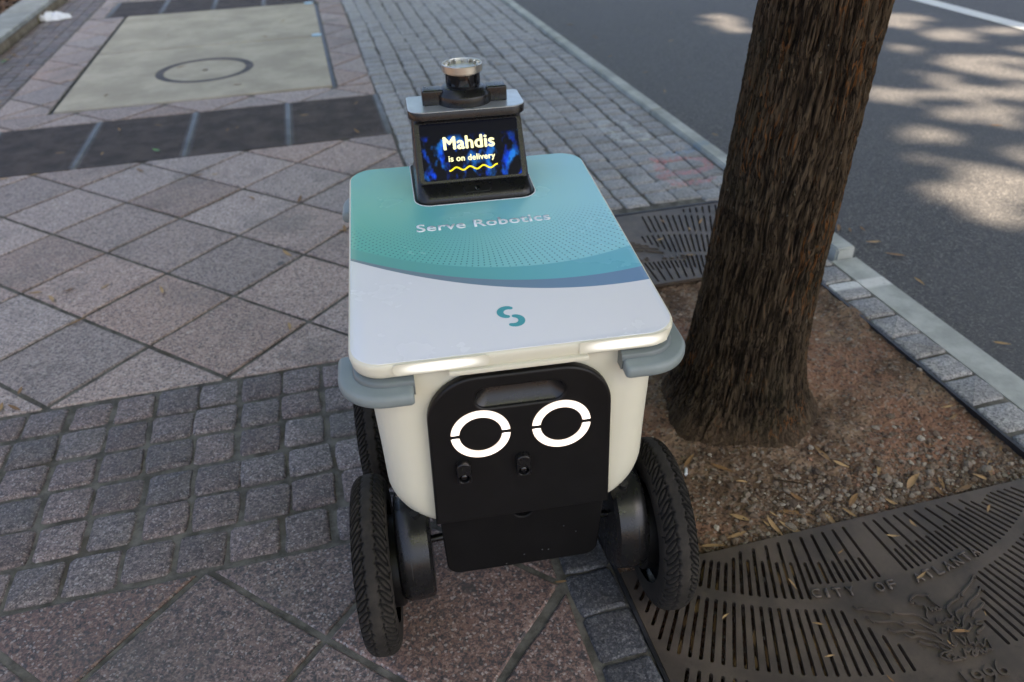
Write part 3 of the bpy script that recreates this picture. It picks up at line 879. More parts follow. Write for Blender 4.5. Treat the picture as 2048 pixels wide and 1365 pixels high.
# cast-iron half grate: radial slots about the tree, built around (0, 0) = tree centre, y negative = near side
def slot(r0, r1, ang, w=.0076):
    s, c = math.sin(ang), -math.cos(ang)
    return stroke_loop([(r0 * s, r0 * c), ((r0 + r1) / 2 * s, (r0 + r1) / 2 * c), (r1 * s, r1 * c)], w, 4)
GX, GY0, GY1 = .562, -1.128, -.567
def fit_slot(r0, r1, ang, m=.018):
    """trim a radial slot to the plate"""
    s, c = abs(math.sin(ang)), math.cos(ang)
    r0 = max(r0, (-GY1 + m) / c); r1 = min(r1, (-GY0 - m) / c)
    if s > 1e-6: r1 = min(r1, (GX - m) / s)
    return (r0, r1) if r1 - r0 > .025 else None
holes = []
for k in range(-36, 37):
    a = math.radians(1.3 * k); ad = abs(1.3 * k)
    if abs(k) >= 2:
        inner = .0 if (k % 2 == 0 and ad < 28) else (.672 if ad < 28 else .69)
        q = fit_slot(inner, .724 if ad < 14.5 else .762, a)
        if q: holes.append(slot(*q, a))
    lo, hi = .792, .936
    if ad < 12: lo = .792 + (12 - ad) * .0165
    if ad > 5 or lo > hi:
        q = fit_slot(lo, hi, a)
        if q and ad > 5.5: holes.append(slot(*q, a))
    if ad > 8:
        q = fit_slot(.966, 1.11, a)
        if q: holes.append(slot(*q, a))
    if ad > 8:
        q = fit_slot(1.14, 1.29, a)
        if q: holes.append(slot(*q, a))
def plate_mesh(outer, holes, h0, h1):
    """flat plate with holes: constrained triangulation, then given thickness"""
    from mathutils.geometry import delaunay_2d_cdt
    V = []; E = []
    for L in [outer] + holes:
        b = len(V); V += [Vector(p) for p in L]; E += [(b + i, b + (i + 1) % len(L)) for i in range(len(L))]
    vo, eo, fo = delaunay_2d_cdt(V, E, [], 0, 1e-7)[:3]
    P = np.array([(v.x, v.y) for v in vo]); T = np.array([f for f in fo if len(f) == 3])
    c = P[T].mean(1); keep = np.ones(len(T), bool)
    for L in holes:
        A = np.array(L); lo, hi = A.min(0), A.max(0)
        idx = np.where(((c >= lo) & (c <= hi)).all(1))[0]
        if len(idx) == 0: continue
        x, y = c[idx, 0], c[idx, 1]; ins = np.zeros(len(idx), bool); j = len(A) - 1
        for i in range(len(A)):
            xi, yi, xj, yj = A[i, 0], A[i, 1], A[j, 0], A[j, 1]
            ins ^= ((yi > y) != (yj > y)) & (x < (xj - xi) * (y - yi) / (yj - yi + 1e-15) + xi); j = i
        keep[idx[ins]] = False
    bm = bmesh.new()
    vs_ = [bm.verts.new((p[0], p[1], h0)) for p in P]
    for t in T[keep]: bm.faces.new([vs_[k] for k in t])
    r = bmesh.ops.extrude_face_region(bm, geom=list(bm.faces))
    for v in [e for e in r['geom'] if isinstance(e, bmesh.types.BMVert)]: v.co.z = h1
    bmesh.ops.delete(bm, geom=[v for v in bm.verts if not v.link_faces], context='VERTS')
    bmesh.ops.recalc_face_normals(bm, faces=bm.faces)
    me = bpy.data.meshes.new('plate'); bm.to_mesh(me); bm.free()
    return me
grate_me = plate_mesh(rrect(-GX, GX, GY0, GY1, .004, 2), holes, -.006, .006)
grate_me.materials.append(M['iron'])

# raised lettering and the bird emblem, in plate coordinates
def relief(parts, h=.0022):
    bm = bmesh.new()
    for me in parts: bm.from_mesh(me); bpy.data.meshes.remove(me)
    me = bpy.data.meshes.new('relief'); bm.to_mesh(me); bm.free(); return me
LETTERS = []
words = 'CITY   OF   ATLANTA'
adv = {' ': .0128, 'I': .019}
tot = sum(adv.get(ch, .0278) for ch in words); x = -tot / 2 + .008
for ch in words:
    a_ = adv.get(ch, .0278); xc = x + a_ / 2; x += a_
    if ch == ' ': continue
    me = text_me('letter', ch, .0065 if ch == 'I' else .0185, .0042, .006, .022)
    th = xc / .762
    xf(me, Matrix.Translation((.762 * math.sin(th), -.762 * math.cos(th), .0058)) @ Matrix.Rotation(th, 4, 'Z'))
    me.materials.append(M['iron']); LETTERS.append(me)
NUMS = []
for k, ch in enumerate('1996'):
    me = text_me('numeral', ch, .012 if ch == '1' else .0235, .0044, .0, .034)
    xf(me, Matrix.Translation((-.028 + .0262 * k + (.003 if k == 0 else 0), -.992 + (.004 if ch == '6' else -.003 if ch == '9' else 0), .0058)))
    me.materials.append(M['iron']); NUMS.append(me)

EMB = ((2.2230009e-04, -1.8470567e-04, -.03262842), (-6.64002e-05, -3.5163964e-04, -.61977759), (4.9406e-06, 1.428033e-04, 1.0))
def emb(u, v):
    """emblem sketch units to plate metres"""
    q = [r[0] * u + r[1] * v + r[2] for r in EMB]
    return (q[0] / q[2], q[1] / q[2])
strokes = [
    [(575, 600), (590, 560), (640, 530), (735, 540), (755, 520)], [(575, 600), (600, 610), (612, 585), (640, 620), (700, 630), (735, 680), (735, 740), (760, 790), (800, 820)],
    [(740, 545), (780, 590), (830, 630), (870, 660), (845, 670), (820, 650), (815, 680), (785, 655), (780, 685), (750, 650)],
    [(30, 635), (80, 655), (200, 680), (330, 695), (395, 728)], [(30, 635), (75, 670), (120, 660)], [(415, 700), (480, 712), (600, 715), (680, 745), (760, 795), (800, 822)],
    [(155, 740), (210, 775), (300, 790), (400, 785), (450, 795), (515, 828)], [(155, 740), (230, 800)], [(490, 785), (540, 800), (640, 800), (720, 840), (830, 890)],
    [(365, 860), (430, 880), (520, 870), (580, 885), (625, 905)], [(365, 860), (440, 895)], [(600, 870), (700, 880), (790, 905), (885, 970)],
    [(525, 910), (580, 940), (650, 930), (720, 960), (800, 975), (850, 1000)], [(660, 980), (740, 1005), (790, 1010), (850, 1040)], [(690, 940), (760, 960), (850, 985), (920, 1020)], [(860, 1030), (930, 1070), (975, 1055), (900, 1000)],
    [(1180, 340), (1165, 400), (1120, 460), (1075, 510), (1070, 545), (1085, 540)], [(1180, 340), (1200, 375)], [(1045, 520), (1030, 570), (960, 610), (930, 660), (950, 710), (985, 745), (960, 775), (920, 765)],
    [(1250, 460), (1220, 530), (1150, 590), (1120, 640), (1135, 645)], [(1250, 460), (1272, 490)], [(1085, 620), (1070, 660), (1015, 690), (1020, 740), (1045, 780), (1035, 808), (1015, 790)],
    [(1280, 605), (1250, 650), (1190, 690), (1170, 740), (1185, 742)], [(1130, 715), (1095, 740), (1080, 800), (1080, 850), (1040, 865), (1000, 840), (985, 870), (940, 845), (930, 880), (885, 855), (885, 905), (920, 895)],
    [(1265, 770), (1210, 790), (1210, 820), (1270, 815), (1265, 850), (1220, 885), (1225, 915)], [(1145, 800), (1160, 840), (1120, 890), (1125, 915), (1090, 880)],
    [(825, 755), (840, 800), (870, 780), (895, 800), (920, 770)], [(960, 900), (970, 960), (985, 1000), (1020, 985), (1000, 1025), (960, 1010)], [(1010, 930), (1060, 970), (1095, 1010), (1100, 960), (1060, 925)],
    [(1120, 940), (1150, 1000), (1180, 990), (1190, 1020), (1225, 980), (1210, 940)], [(1215, 990), (1250, 1000), (1280, 1025), (1300, 950), (1340, 1010), (1360, 1055), (1310, 1050), (1300, 1085), (1260, 1060), (1265, 1095), (1210, 1045), (1200, 1090), (1170, 1045)],
    [(860, 1120), (900, 1085), (980, 1095), (920, 1115), (965, 1165), (900, 1145), (860, 1120)], [(975, 1105), (1010, 1130), (985, 1155), (1060, 1150), (1040, 1125), (1110, 1140), (1085, 1050), (1125, 1085), (1170, 1050), (1175, 1110), (1215, 1100), (1225, 1060)],
]
bm_parts = []
for s_ in strokes:
    pts = [emb(*p) for p in s_]
    dense = []
    for i in range(len(pts) - 1):
        p0, p1, p2, p3 = [Vector(pts[max(0, min(len(pts) - 1, i + d))]) for d in (-1, 0, 1, 2)]
        for q in range(4):
            t = q / 4
            dense.append(tuple(.5 * ((2 * p1) + (p2 - p0) * t + (2 * p0 - 5 * p1 + 4 * p2 - p3) * t * t + (-p0 + 3 * p1 - 3 * p2 + p3) * t ** 3)))
    dense.append(pts[-1])
    V = []; n_ = len(dense); w = .0023
    loops = []
    for i, p in enumerate(dense):
        a = Vector(dense[max(0, i - 1)]); b = Vector(dense[min(n_ - 1, i + 1)]); t = (b - a).normalized(); nn = Vector((-t.y, t.x)); p = Vector(p)
        loops.append([(*(p - nn * w), .0055), (*(p - nn * w * .65), .0100), (*(p + nn * w * .65), .0100), (*(p + nn * w), .0055)])
    bm_parts.append(mk('stroke', *loft(loops)))
emblem = relief(bm_parts)
emblem.materials.append(M['iron'])

def tree_grate(rot, z, label):
    g = empty('tree_grate', (TX, TY, z)); g.rotation_euler = (0, 0, rot)
    tag(g, label, 'tree grate')
    link('plate', grate_me, None, g); link('bird_emblem', emblem, None, g)
    for me in LETTERS: link('letter', me, None, g)
    for me in NUMS: link('numeral', me, None, g)
tree_grate(0, -.006, 'brown cast iron tree grate with slots, lettering and raised bird beside the front wheel')
tree_grate(PI, -.006, 'grey cast iron tree grate with radial slots on the far side of the trunk')

# gravel: one mass
def gpts(n, fy, seed):
    r = np.random.default_rng(seed)
    x = r.uniform(.475, 1.58, n * 6); y = fy(r, n * 6)
    ok = (np.hypot(x - 1.03, y - 1.5) > .225) & (r.uniform(0, 1, n * 6) < .25 + .75 * (fbm(x * 3.2, y * 3.2, 3, 21) > -.15))
    x, y = x[ok][:n], y[ok][:n]
    return x, y
x1, y1 = gpts(520, lambda r, n: r.uniform(1.0, 2.15, n), 5)
x2, y2 = gpts(2600, lambda r, n: 1.0 + np.abs(r.normal(0, .12, n)), 6)
x3, y3 = gpts(2600, lambda r, n: r.uniform(.44, 1.0, n), 7)
x = np.concatenate([x1, x2, x3]); y = np.concatenate([y1, y2, y3])
ok = y < 2.15
x, y = x[ok], y[ok]
sz_ = np.clip(rng.lognormal(math.log(.0034), .5, len(x)), .0016, .0125)
z = soil_h(x, y) + sz_ * .25
z = np.where(y < 1.02, np.minimum(z, -.0155 - sz_ * .5), z)
o = scatter('gravel', np.stack([x, y, z], 1), sz_, rng.uniform(0, 1, len(x)), M['gravel'], .65, 8)
tag(o, 'grey and tan gravel scattered over the soil round the trunk', 'gravel', kind='stuff')

# ================================================================== the delivery robot
# local axes: x = to its left as it faces us turned right in the picture, y = backwards, z = up; origin under the front axle
TH = math.radians(5.1)
robot = empty('delivery_robot', (.241, 1.0095, 0)); robot.rotation_euler = (0, 0, -TH)
tag(robot, 'white and black four wheeled delivery robot with teal lid, glowing ring eyes and lit screen', 'robot')
def R(name, me, mat, parent=None, loc=None): return link(name, me, mat, parent or robot, loc)
def face(me, y): return xf(me, Matrix.Translation((0, y, 0)) @ Matrix.Rotation(PI / 2, 4, 'X'))   # xy outline -> stands facing -y
def lidz(y): return .68 + .0565 * (y + .06)

# body tub: rounded sides that tuck under at the bottom
loops = []
zs = [.291 + .1 * (1 - math.cos(t)) for t in np.linspace(0, PI / 2, 12)] + [.46, .52, .58, .62, .652]
for z in zs:
    q = max(0.0, .391 - z) / .1
    ia = .1 * (1 - math.sqrt(max(0, 1 - q * q))); ib = .016 * (1 - math.sqrt(max(0, 1 - q * q)))
    w = .236 + .009 * max(0, (z - .42)) / .24 - ia
    rc = max(.06 - ia * .4, .02)
    loops.append([(x, y, z + (.03 * (y + .05) / .7 if z > .5 else 0) * (z - .5) / .15) for x, y in rrect(-w, w, -.043 + ib, .632 - ib, rc, 7)])
R('body', solid('body', loops, 60), M['body'])

# lid
def lid_loop(ins, dz):
    return [(x, y, lidz(y) + dz) for x, y in rrect(-.2635 + ins, .2635 - ins, -.0625 + ins, .6505 - ins, .052 - ins * .6, 9)]
lid_e = empty('lid', (0, 0, 0), robot)
R('lid_shell', solid('lid_shell', [lid_loop(.02, -.03), lid_loop(.007, -.0285), lid_loop(.003, -.0255), lid_loop(.0015, -.018), lid_loop(.0, -.010), lid_loop(.0004, -.0045), lid_loop(.0018, -.0014), lid_loop(.0042, -.0002)], 50), M['body'], lid_e)
top = R('lid_top', solid('lid_top', [lid_loop(.0040, -.003), lid_loop(.0042, .0004), lid_loop(.0048, .0008)], 30), M['lid'], lid_e)
tilt = math.atan(.0565)
def on_lid(me, x, y, h=.0009):
    return xf(me, Matrix.Translation((x, y, lidz(y) + h)) @ Matrix.Rotation(tilt, 4, 'X'))
R('lid_lettering', on_lid(text_me('lid_lettering', 'Serve Robotics', .266, .0003, .018, None, 1.06), .001, .338, .0013), M['letter'], lid_e)
arcp = [(-.0035 + .0125 * math.cos(t), .0125 + .0125 * math.sin(t)) for t in np.linspace(math.radians(58), math.radians(262), 14)]
l1 = curve_me('emblem', [stroke_loop(arcp, [.0075] + [.0082 + .0032 * math.sin(PI * i / 13) for i in range(1, 13)] + [.0078])], .0002)
l2 = curve_me('emblem', [stroke_loop([(-x, -y) for x, y in arcp], [.0075] + [.0082 + .0032 * math.sin(PI * i / 13) for i in range(1, 13)] + [.0078])], .0002)
for l in (l1, l2): R('lid_emblem', on_lid(l, .002, .0275, .0011), M['teal'], lid_e)
# emissive strips on the front edge of the lid, fading to their ends
for (x0, x1) in ((-.197, -.047), (.096, .246)):
    me = curve_me('edge_strip', [rrect(-(x1 - x0) / 2, (x1 - x0) / 2, -.0105, .0105, .0084, 6)], .0008)
    if x1 > .2:   # bends round the lid's corner
        for v in me.vertices: pass
        bm = bmesh.new(); bm.from_mesh(me)
        bm.to_mesh(me); bm.free()
    me = xf(me, Matrix.Rotation(PI / 2, 4, 'X'))
    xe = min(x1, .2115)
    if x1 > .2115:
        bpy.data.meshes.remove(me)
        # follow the rounded corner with a curved band
        c = .2115; rr = .052; mid = (x0 + x1) / 2; loops_ = []
        ss = np.linspace(x0, x1, 26)
        for zz in (-.0105, -.0085, -.004, .004, .0085, .0105):
            Lp = []
            for s_ in ss:
                if s_ <= c: px_, py_ = s_, -.0633
                else:
                    t = (s_ - c) / rr; px_, py_ = c + (rr + .0008) * math.sin(t), -.0105 - (rr + .0008) * math.cos(t)
                Lp.append((px_ - mid, py_ + .0633, zz))
            loops_.append(Lp)
        me = mk('edge_strip', *loft(loops_, False, False, closed=False)); fixn(me)
        me.polygons.foreach_set('use_smooth', [True] * len(me.polygons))
    R('edge_strip', me, M['strip'], lid_e, ((x0 + x1) / 2, -.0633, .6695))
R('opening_tab', box_me('opening_tab', -.112, .112, -.0665, -.05, .6465, .6555, .003), M['body'], lid_e)

# black face panel with a grip recess
def arc_pts(cx, cz, r, a0, a1, n): return [(cx + r * math.cos(t), cz + r * math.sin(t)) for t in np.linspace(a0, a1, n)]
outl = [(-.1585, .318), (.1585, .318)] + arc_pts(.154 - .085, .637 - .085, .085, 0, PI / 2, 12) + arc_pts(-.154 + .085, .637 - .085, .085, PI / 2, PI, 12)
grip = rrect(-.074, .074, .572, .612, .0195, 7)
fp = R('face_panel', face(curve_me('face_panel', [outl, grip], .009, .005, 4), -.0535), M['black'])
gi = rrect(-.050, .050, .603, .6115, .004, 7)
R('grip_recess', solid('grip_recess', [[(x, -.0585, z) for x, z in rrect(-.0742, .0742, .5718, .6122, .0196, 7)], [(x, -.0555, z) for x, z in rrect(-.0725, .0725, .574, .6121, .0185, 7)], [(x, -.0445, z) for x, z in gi]], 40, cap0=False), M['satin'], fp)
for sx_ in (-1, 1):
    for up in (1, -1):
        ro, ri, gp = .0502, .0358, .0026
        A0, A1 = math.asin(gp / ro), PI - math.asin(gp / ro); B0, B1 = math.asin(gp / ri), PI - math.asin(gp / ri)
        P = arc_pts(0, 0, ro, A0 + .03, A1 - .03, 30) + arc_pts(0, 0, ri, B1 - .04, B0 + .04, 26)
        P = [(sx_ * .0685 + x, .5195 + up * z) for x, z in P]
        R('eye_light', face(curve_me('eye_light', [P if up > 0 else P[::-1]], .0009, .0004, 1), -.0630), M['eye'], fp)
for cx in (-.102, .001):
    o2 = [(cx - .0125, .4265), (cx - .0105, .424), (cx + .0105, .424), (cx + .0125, .4265)] + arc_pts(cx, .456, .0125, 0, PI, 12)
    R('camera_hood', face(curve_me('camera_hood', [o2, disc(cx, .4345, .0088, 18)], .007, .002, 2), -.0685), M['satin'], fp)
    R('camera_lens', lathe_me('camera_lens', [(.0, -.011), (.0035, -.0106), (.0062, -.009), (.0078, -.006), (.0088, -.004), (.0088, .0)], 20), M['glass'], fp).matrix_local = Matrix.Translation((cx, -.063, .4345)) @ Matrix.Rotation(-PI / 2, 4, 'X') @ Matrix.Rotation(PI, 4, 'X') @ Matrix.Rotation(PI, 4, 'X')

# lower skirt with a rounded notch for the drop sensor
sk = [(-.1515, .320), (-.1475, .200)] + arc_pts(-.1475 + .026, .172 + .026, .026, PI, 1.5 * PI, 7) + arc_pts(.1435 - .026, .172 + .026, .026, 1.5 * PI, 2 * PI, 7) + [(.1515, .320)] + arc_pts(0, .3195, .0175, 0, -PI, 12)
skirt = R('skirt', face(curve_me('skirt', [sk], .006, .003, 2), -.0495), M['skirt'])
R('drop_sensor', lathe_me('drop_sensor', [(.0, .02), (.012, .02), (.016, .01), (.016, 0), (0, 0)], 24), M['glass'], skirt).matrix_local = Matrix.Translation((0, -.03, .318)) @ Matrix.Rotation(PI / 2, 4, 'X')
R('sensor_bezel', lathe_me('sensor_bezel', [(.006, .0), (.0075, .0), (.0075, .003), (.006, .003)], 20), M['chrome'], skirt).matrix_local = Matrix.Translation((0, -.0505, .3185)) @ Matrix.Rotation(PI / 2, 4, 'X')
for (x, z) in ((.0765, .262), (.1, .242), (-.0, .199), (.035, .205), (.047, .203), (-.035, .18)):
    R('screw', lathe_me('screw', [(0, .0012), (.0012, .001), (.0017, 0), (0, -.001)], 8), M['chrome'], skirt).matrix_local = Matrix.Translation((x, -.0556, z)) @ Matrix.Rotation(PI / 2, 4, 'X')

# chassis behind the skirt
R('chassis', box_me('chassis', -.128, .128, -.043, .58, .178, .3175, .012), M['gasket'])

# corner bumpers: grey rubber pads on a slimmer flange
def bumper_path(ins, nose, tail):
    c = .052 + .0; P = []
    rr = .075 - ins
    cx, cy = .245 - .055 + .02, -.050 + .055 - .02     # corner centre
    P.append((nose, cy - rr)); P.append(((nose + cx) / 2, cy - rr)); P.append((cx, cy - rr))
    for k in range(1, 10):
        t = k / 10 * PI / 2; P.append((cx + rr * math.sin(t), cy - rr * math.cos(t)))
    P.append((cx + rr, cy)); P.append((cx + rr, tail))
    return P
def bumper(sx_, rear, name='bumper'):
    prof = [(-.045, .0), (-.006, -.001), (.0, .003), (.0015, .008), (.0015, .016), (-.001, .0205), (-.006, .0235), (-.045, .0245)]
    zb = .6165
    loops = []
    cx, cy = .21, -.015
    path = bumper_path(0, .176, .028)
    n_ = len(path)
    for i, p in enumerate(path):
        if p[1] <= cy - .074 or p[0] <= cx: nrm = (0, -1)
        elif p[1] >= cy: nrm = (1, 0)
        else:
            d = Vector((p[0] - cx, p[1] - cy)).normalized(); nrm = (d.x, d.y)
        endk = 1.0
        L = []
        for (o_, h) in prof:
            L.append((p[0] + nrm[0] * o_, p[1] + nrm[1] * o_, zb + h))
        loops.append(L)
    # softened ends: shrink the outermost section
    def shrink(L, away, k):
        c_ = Vector((sum(v[0] for v in L) / len(L), sum(v[1] for v in L) / len(L), sum(v[2] for v in L) / len(L)))
        return [tuple(c_ + (Vector(v) - c_) * k + Vector(away)) for v in L]
    a, b = loops[0], loops[-1]
    loops = [shrink(a, (-.0075, 0, 0), .72), shrink(a, (-.0062, 0, 0), .86), shrink(a, (-.003, 0, 0), .97)] + loops + [shrink(b, (0, .003, 0), .97), shrink(b, (0, .0062, 0), .86), shrink(b, (0, .0075, 0), .72)]
    me = solid('bumper', loops, 55)
    f2 = []
    for i, p in enumerate(bumper_path(.033, .166, .035)):
        if p[1] <= cy - (.075 - .033) + .001 or p[0] <= cx: nrm = (0, -1)
        elif p[1] >= cy: nrm = (1, 0)
        else:
            d = Vector((p[0] - cx, p[1] - cy)).normalized(); nrm = (d.x, d.y)
        f2.append([(p[0] + nrm[0] * o_, p[1] + nrm[1] * o_, zb + h) for (o_, h) in ((-.02, .002), (.006, .002), (.010, .006), (.010, .029), (.006, .0335), (-.02, .034))])
    fl = solid('mounting_flange', f2, 50)
    Mx = Matrix.Diagonal((sx_, 1, 1, 1))
    if rear: Mx = Matrix.Translation((0, .588, .022)) @ Matrix.Diagonal((sx_, -1, 1, 1))
    for m_ in (me, fl):
        xf(m_, Mx)
        fixn(m_); m_.polygons.foreach_set('use_smooth', [True] * len(m_.polygons)); m_.set_sharp_from_angle(angle=math.radians(55))
    b_ = R('bumper', me, M['bumper']); R('mounting_flange', fl, M['flange'], b_)
for sx_ in (-1, 1):
    for rear in (0, 1): bumper(sx_, rear)

# wheels: tyre with cut tread, rim, motor pod, arms
def tyre_mesh(flip):
    NU, NV = 600, 56; Rr, HW = .172, .0335
    u = np.arange(NU) / NU * 2 * PI; v = np.linspace(-1, 1, NV)
    Ug, Vg = np.meshgrid(u, v, indexing='ij')
    # section: crowned tread, rounded shoulder, side walls down to the rim
    ph = Vg * 2.15
    ax = HW * np.sin(np.clip(ph, -PI / 2, PI / 2)) * np.where(np.abs(ph) > PI / 2, np.cos((np.abs(ph) - PI / 2) * .55), 1)
    rad = Rr - .030 * (1 - np.cos(np.clip(np.abs(ph), 0, PI / 2))) ** 1.25 - np.where(np.abs(ph) > PI / 2, (np.abs(ph) - PI / 2) * .045, 0)
    s = np.abs(Vg) * 1.9                 # 0 centre, about 1.3 at the shoulder
    NP = 44
    w = Ug / (2 * PI) * NP + np.where(Vg > 0, .5, 0)
    def gro(ph_, width): d = np.abs((ph_ % 1.0) - .5); return np.clip((width - (.5 - d)) / (width * .55), 0, 1)
    t_ = np.clip((s - .26) / .80, 0, 1); on = (s > .26) & (s < 1.06)
    aa = .34 * np.sin(PI * t_) ** .7
    q_ = (w - 1.25 * t_) % 1.0 - .5
    def near(d, wd): return np.clip((wd - np.abs(d)) / (wd * .5), 0, 1)
    k1 = np.maximum(near(q_ - aa, .165), near(q_ + aa * .75, .13)) * on
    k2 = np.zeros_like(k1)
    zig = near(s - (.25 + .10 * np.abs((w % 1.0) * 2 - 1)), .035) * ((w % 1.0) < .6)
    k3 = gro(w * .5 + .3, .05) * (s > .95) * (s < 1.25)
    g = np.clip(np.maximum(np.maximum(k1, k2 * .9), np.maximum(zig, k3)), 0, 1)
    rad = rad - .0062 * g
    y_, z_ = rad * np.cos(Ug), rad * np.sin(Ug)
    V = np.stack([ax, (y_ if not flip else -y_), z_], -1).reshape(-1, 3)
    id_ = np.arange(NU * NV).reshape(NU, NV); nx_ = np.roll(id_, -1, 0)
    F = np.stack([id_[:, :-1], nx_[:, :-1], nx_[:, 1:], id_[:, 1:]], -1).reshape(-1, 4)
    if not flip: F = F[:, ::-1]
    me = npmesh('tyre', V, F, 180)
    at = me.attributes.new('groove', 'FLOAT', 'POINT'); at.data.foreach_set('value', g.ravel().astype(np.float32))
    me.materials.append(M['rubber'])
    return me
TY_ME = tyre_mesh(False)
rim_me = lathe_me('rim', [(.0, -.012), (.03, -.014), (.05, -.008), (.118, -.012), (.128, -.024), (.136, -.026), (.136, .026), (.128, .024), (.118, .010), (.04, .012), (.0, .014)], 56, 'x'); rim_me.materials.append(M['satin'])
# pod: flattened drum with a flat inner face, sits inboard of the wheel
def pod_mesh():
    L = []
    for (x, r, dz) in ((-.036, .086, 0), (-.036, .096, 0), (-.030, .104, 0), (-.004, .107, 0), (.014, .106, 0), (.024, .100, 0), (.0285, .09, 0), (.0285, .07, 0)):
        L.append([(x, r * math.cos(t) * 1.0, r * math.sin(t) * (1.12 if math.sin(t) > 0 else .86)) for t in np.linspace(0, 2 * PI, 49)[:-1]])
    return solid('motor_pod', L, 30)
POD = pod_mesh(); POD.materials.append(M['satin'])
SLIT = solid('pod_slit_dark', [[(x, y, z) for y, z in P_] for x, P_ in ((.004, arc_pts(0, 0, .1105, math.radians(95), math.radians(178), 14) + arc_pts(0, .01, .095, math.radians(170), math.radians(95), 14)), (-.0300, arc_pts(0, 0, .1105, math.radians(95), math.radians(118), 14) + arc_pts(0, .01, .095, math.radians(118), math.radians(95), 14)))], 30)  # raised black crescent, its colour standing for the dark inside a slit
SLIT.materials.append(M['black'])
HUB = lathe_me('hub', [(.0, -.05), (.082, -.05), (.088, -.044), (.088, -.02), (.0, -.02)], 40, 'x'); HUB.materials.append(M['black'])
for (sx_, yb) in ((-1, 0), (1, 0), (-1, .44), (1, .44)):
    w_ = empty('wheel', (sx_ * .281, yb, .1722), robot)
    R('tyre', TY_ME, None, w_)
    R('rim', rim_me, None, w_)
    p_ = R('motor_pod', POD, None, robot, (sx_ * .208, yb, .205))
    if sx_ < 0: p_.rotation_euler = (0, 0, PI)
    p_.scale = (1 if sx_ > 0 else 1, 1, 1)
    p_.rotation_euler = (0, 0, 0) if sx_ > 0 else (0, 0, PI)
    if sx_ < 0:
        f_m = SLIT.copy(); f_m.transform(Matrix.Diagonal((1, -1, 1, 1))); f_m.flip_normals()
        R('pod_slit_dark', f_m, None, p_)
    else: R('pod_slit_dark', SLIT, None, p_)
    h_ = R('hub', HUB, None, w_)
    if sx_ < 0: h_.rotation_euler = (0, 0, PI)
    for (dy, z) in ((-.012, .232), (.035, .252)):
        me = tube_me('arm', [(sx_ * .12, yb + dy, z + .004), (sx_ * .15, yb + dy, z), (sx_ * .185, yb + dy, z - .004)], .0075, 10)
        R('suspension_arm', me, M['satin'])
    me = tube_me('strut', [(sx_ * .196, yb - .03, .325), (sx_ * .193, yb - .028, .29), (sx_ * .190, yb - .025, .262)], [.009, .006, .009], 12)
    R('suspension_strut', me, M['satin'])

# screen tower
tower = empty('display_tower', (0, .5, .7), robot)
T0 = Matrix.Translation((0, -.5, -.7))
def TW(name, me, mat): return R(name, xf(me, T0), mat, tower)
TW('gasket', solid('gasket', [[(x, y, lidz(y) + h) for x, y in rrect(-.1285 + i, .1285 - i, .4415 + i, .6495, .03, 8, (.034, .034, .006, .006))] for i, h in ((0, -.004), (0, .0015), (.0014, .0016), (.0016, .0012), (.002, .0011))], 30), M['white_rim'])
TW('seal', solid('seal', [[(x, y, lidz(y) + h) for x, y in rrect(-.1267 + i, .1267 - i, .4433 + i, .648, .03, 8, (.032, .032, .006, .006))] for i, h in ((0, 0), (0, .0018), (.003, .002))], 30), M['gasket'])
sec = [(.700, .120, .4485, .0), (.713, .1225, .447, 0), (.720, .1222, .4495, 0), (.7285, .121, .457, 0), (.7345, .1195, .468, 0), (.738, .1185, .4785, 0), (.7395, .118, .4825, 0), (.850, .1145, .5505, 0), (.858, .114, .5535, 0)]
TW('housing', solid('housing', [[(x, y, z) for x, y in rrect(-w, w, b, .640, .012, 7, ((.026, .026, .012, .012) if z < .735 else (.016, .016, .012, .012)))] for z, w, b, _ in sec], 28), M['satin'])
# screen plane
sb, stp = Vector((0, .4825, .7395)), Vector((0, .5505, .850))
vdir = (stp - sb).normalized(); udir = Vector((1, 0, 0)); ndir = udir.cross(vdir)
cen = sb + (stp - sb) * .5
SM = Matrix((udir.to_4d(), vdir.to_4d(), ndir.to_4d(), (0, 0, 0, 1))).transposed()
SM = Matrix(((udir.x, vdir.x, ndir.x, 0), (udir.y, vdir.y, ndir.y, 0), (udir.z, vdir.z, ndir.z, 0), (0, 0, 0, 1)))
SP = Matrix.Translation(cen - Vector((0, .5, .7))) @ SM
def on_scr(name, me, mat, x, y, h):
    o = R(name, me, mat, tower); o.matrix_local = SP @ Matrix.Translation((x, y, h)); return o
on_scr('bezel', curve_me('bezel', [rrect(-.1125, .1125, -.0645, .0645, .01, 6), rrect(-.1022, .1022, -.0585, .0585, .004, 5)], .0016, .0008, 2), M['satin'], 0, 0, .0008)
on_scr('screen', curve_me('screen', [rrect(-.1021, .1021, -.0584, .0584, .004, 5)], .0004), M['screen'], 0, 0, .0004)
def bold_text(s_, width, d):
    """heavier lettering: a few copies of the word a hair apart, joined"""
    bm = bmesh.new()
    for k in range(5):
        me = text_me('t', s_, width - 2 * d, .0001, .0, None, 1.05)
        a = 2 * PI * k / 4
        me.transform(Matrix.Translation((d * math.cos(a) if k < 4 else 0, .7 * d * math.sin(a) if k < 4 else 0, .00002 * k)))
        bm.from_mesh(me); bpy.data.meshes.remove(me)
    me = bpy.data.meshes.new('screen_text'); bm.to_mesh(me); bm.free(); return me
on_scr('screen_text', bold_text('Mahdis', .108, .0013), M['screen_text'], -.002, .0035, .0010)
on_scr('screen_text', bold_text('is on delivery', .098, .0005), M['screen_text'], .001, -.0215, .0010)
wv = [(-.05 + .1 * t, .0032 * -math.cos(t * 2 * PI * 3.5) - .0005) for t in np.linspace(0, 1, 71)]
on_scr('screen_wave', curve_me('screen_wave', [stroke_loop(wv, .0032)], .0001), M['screen_wave'], .002, -.0370, .0011)
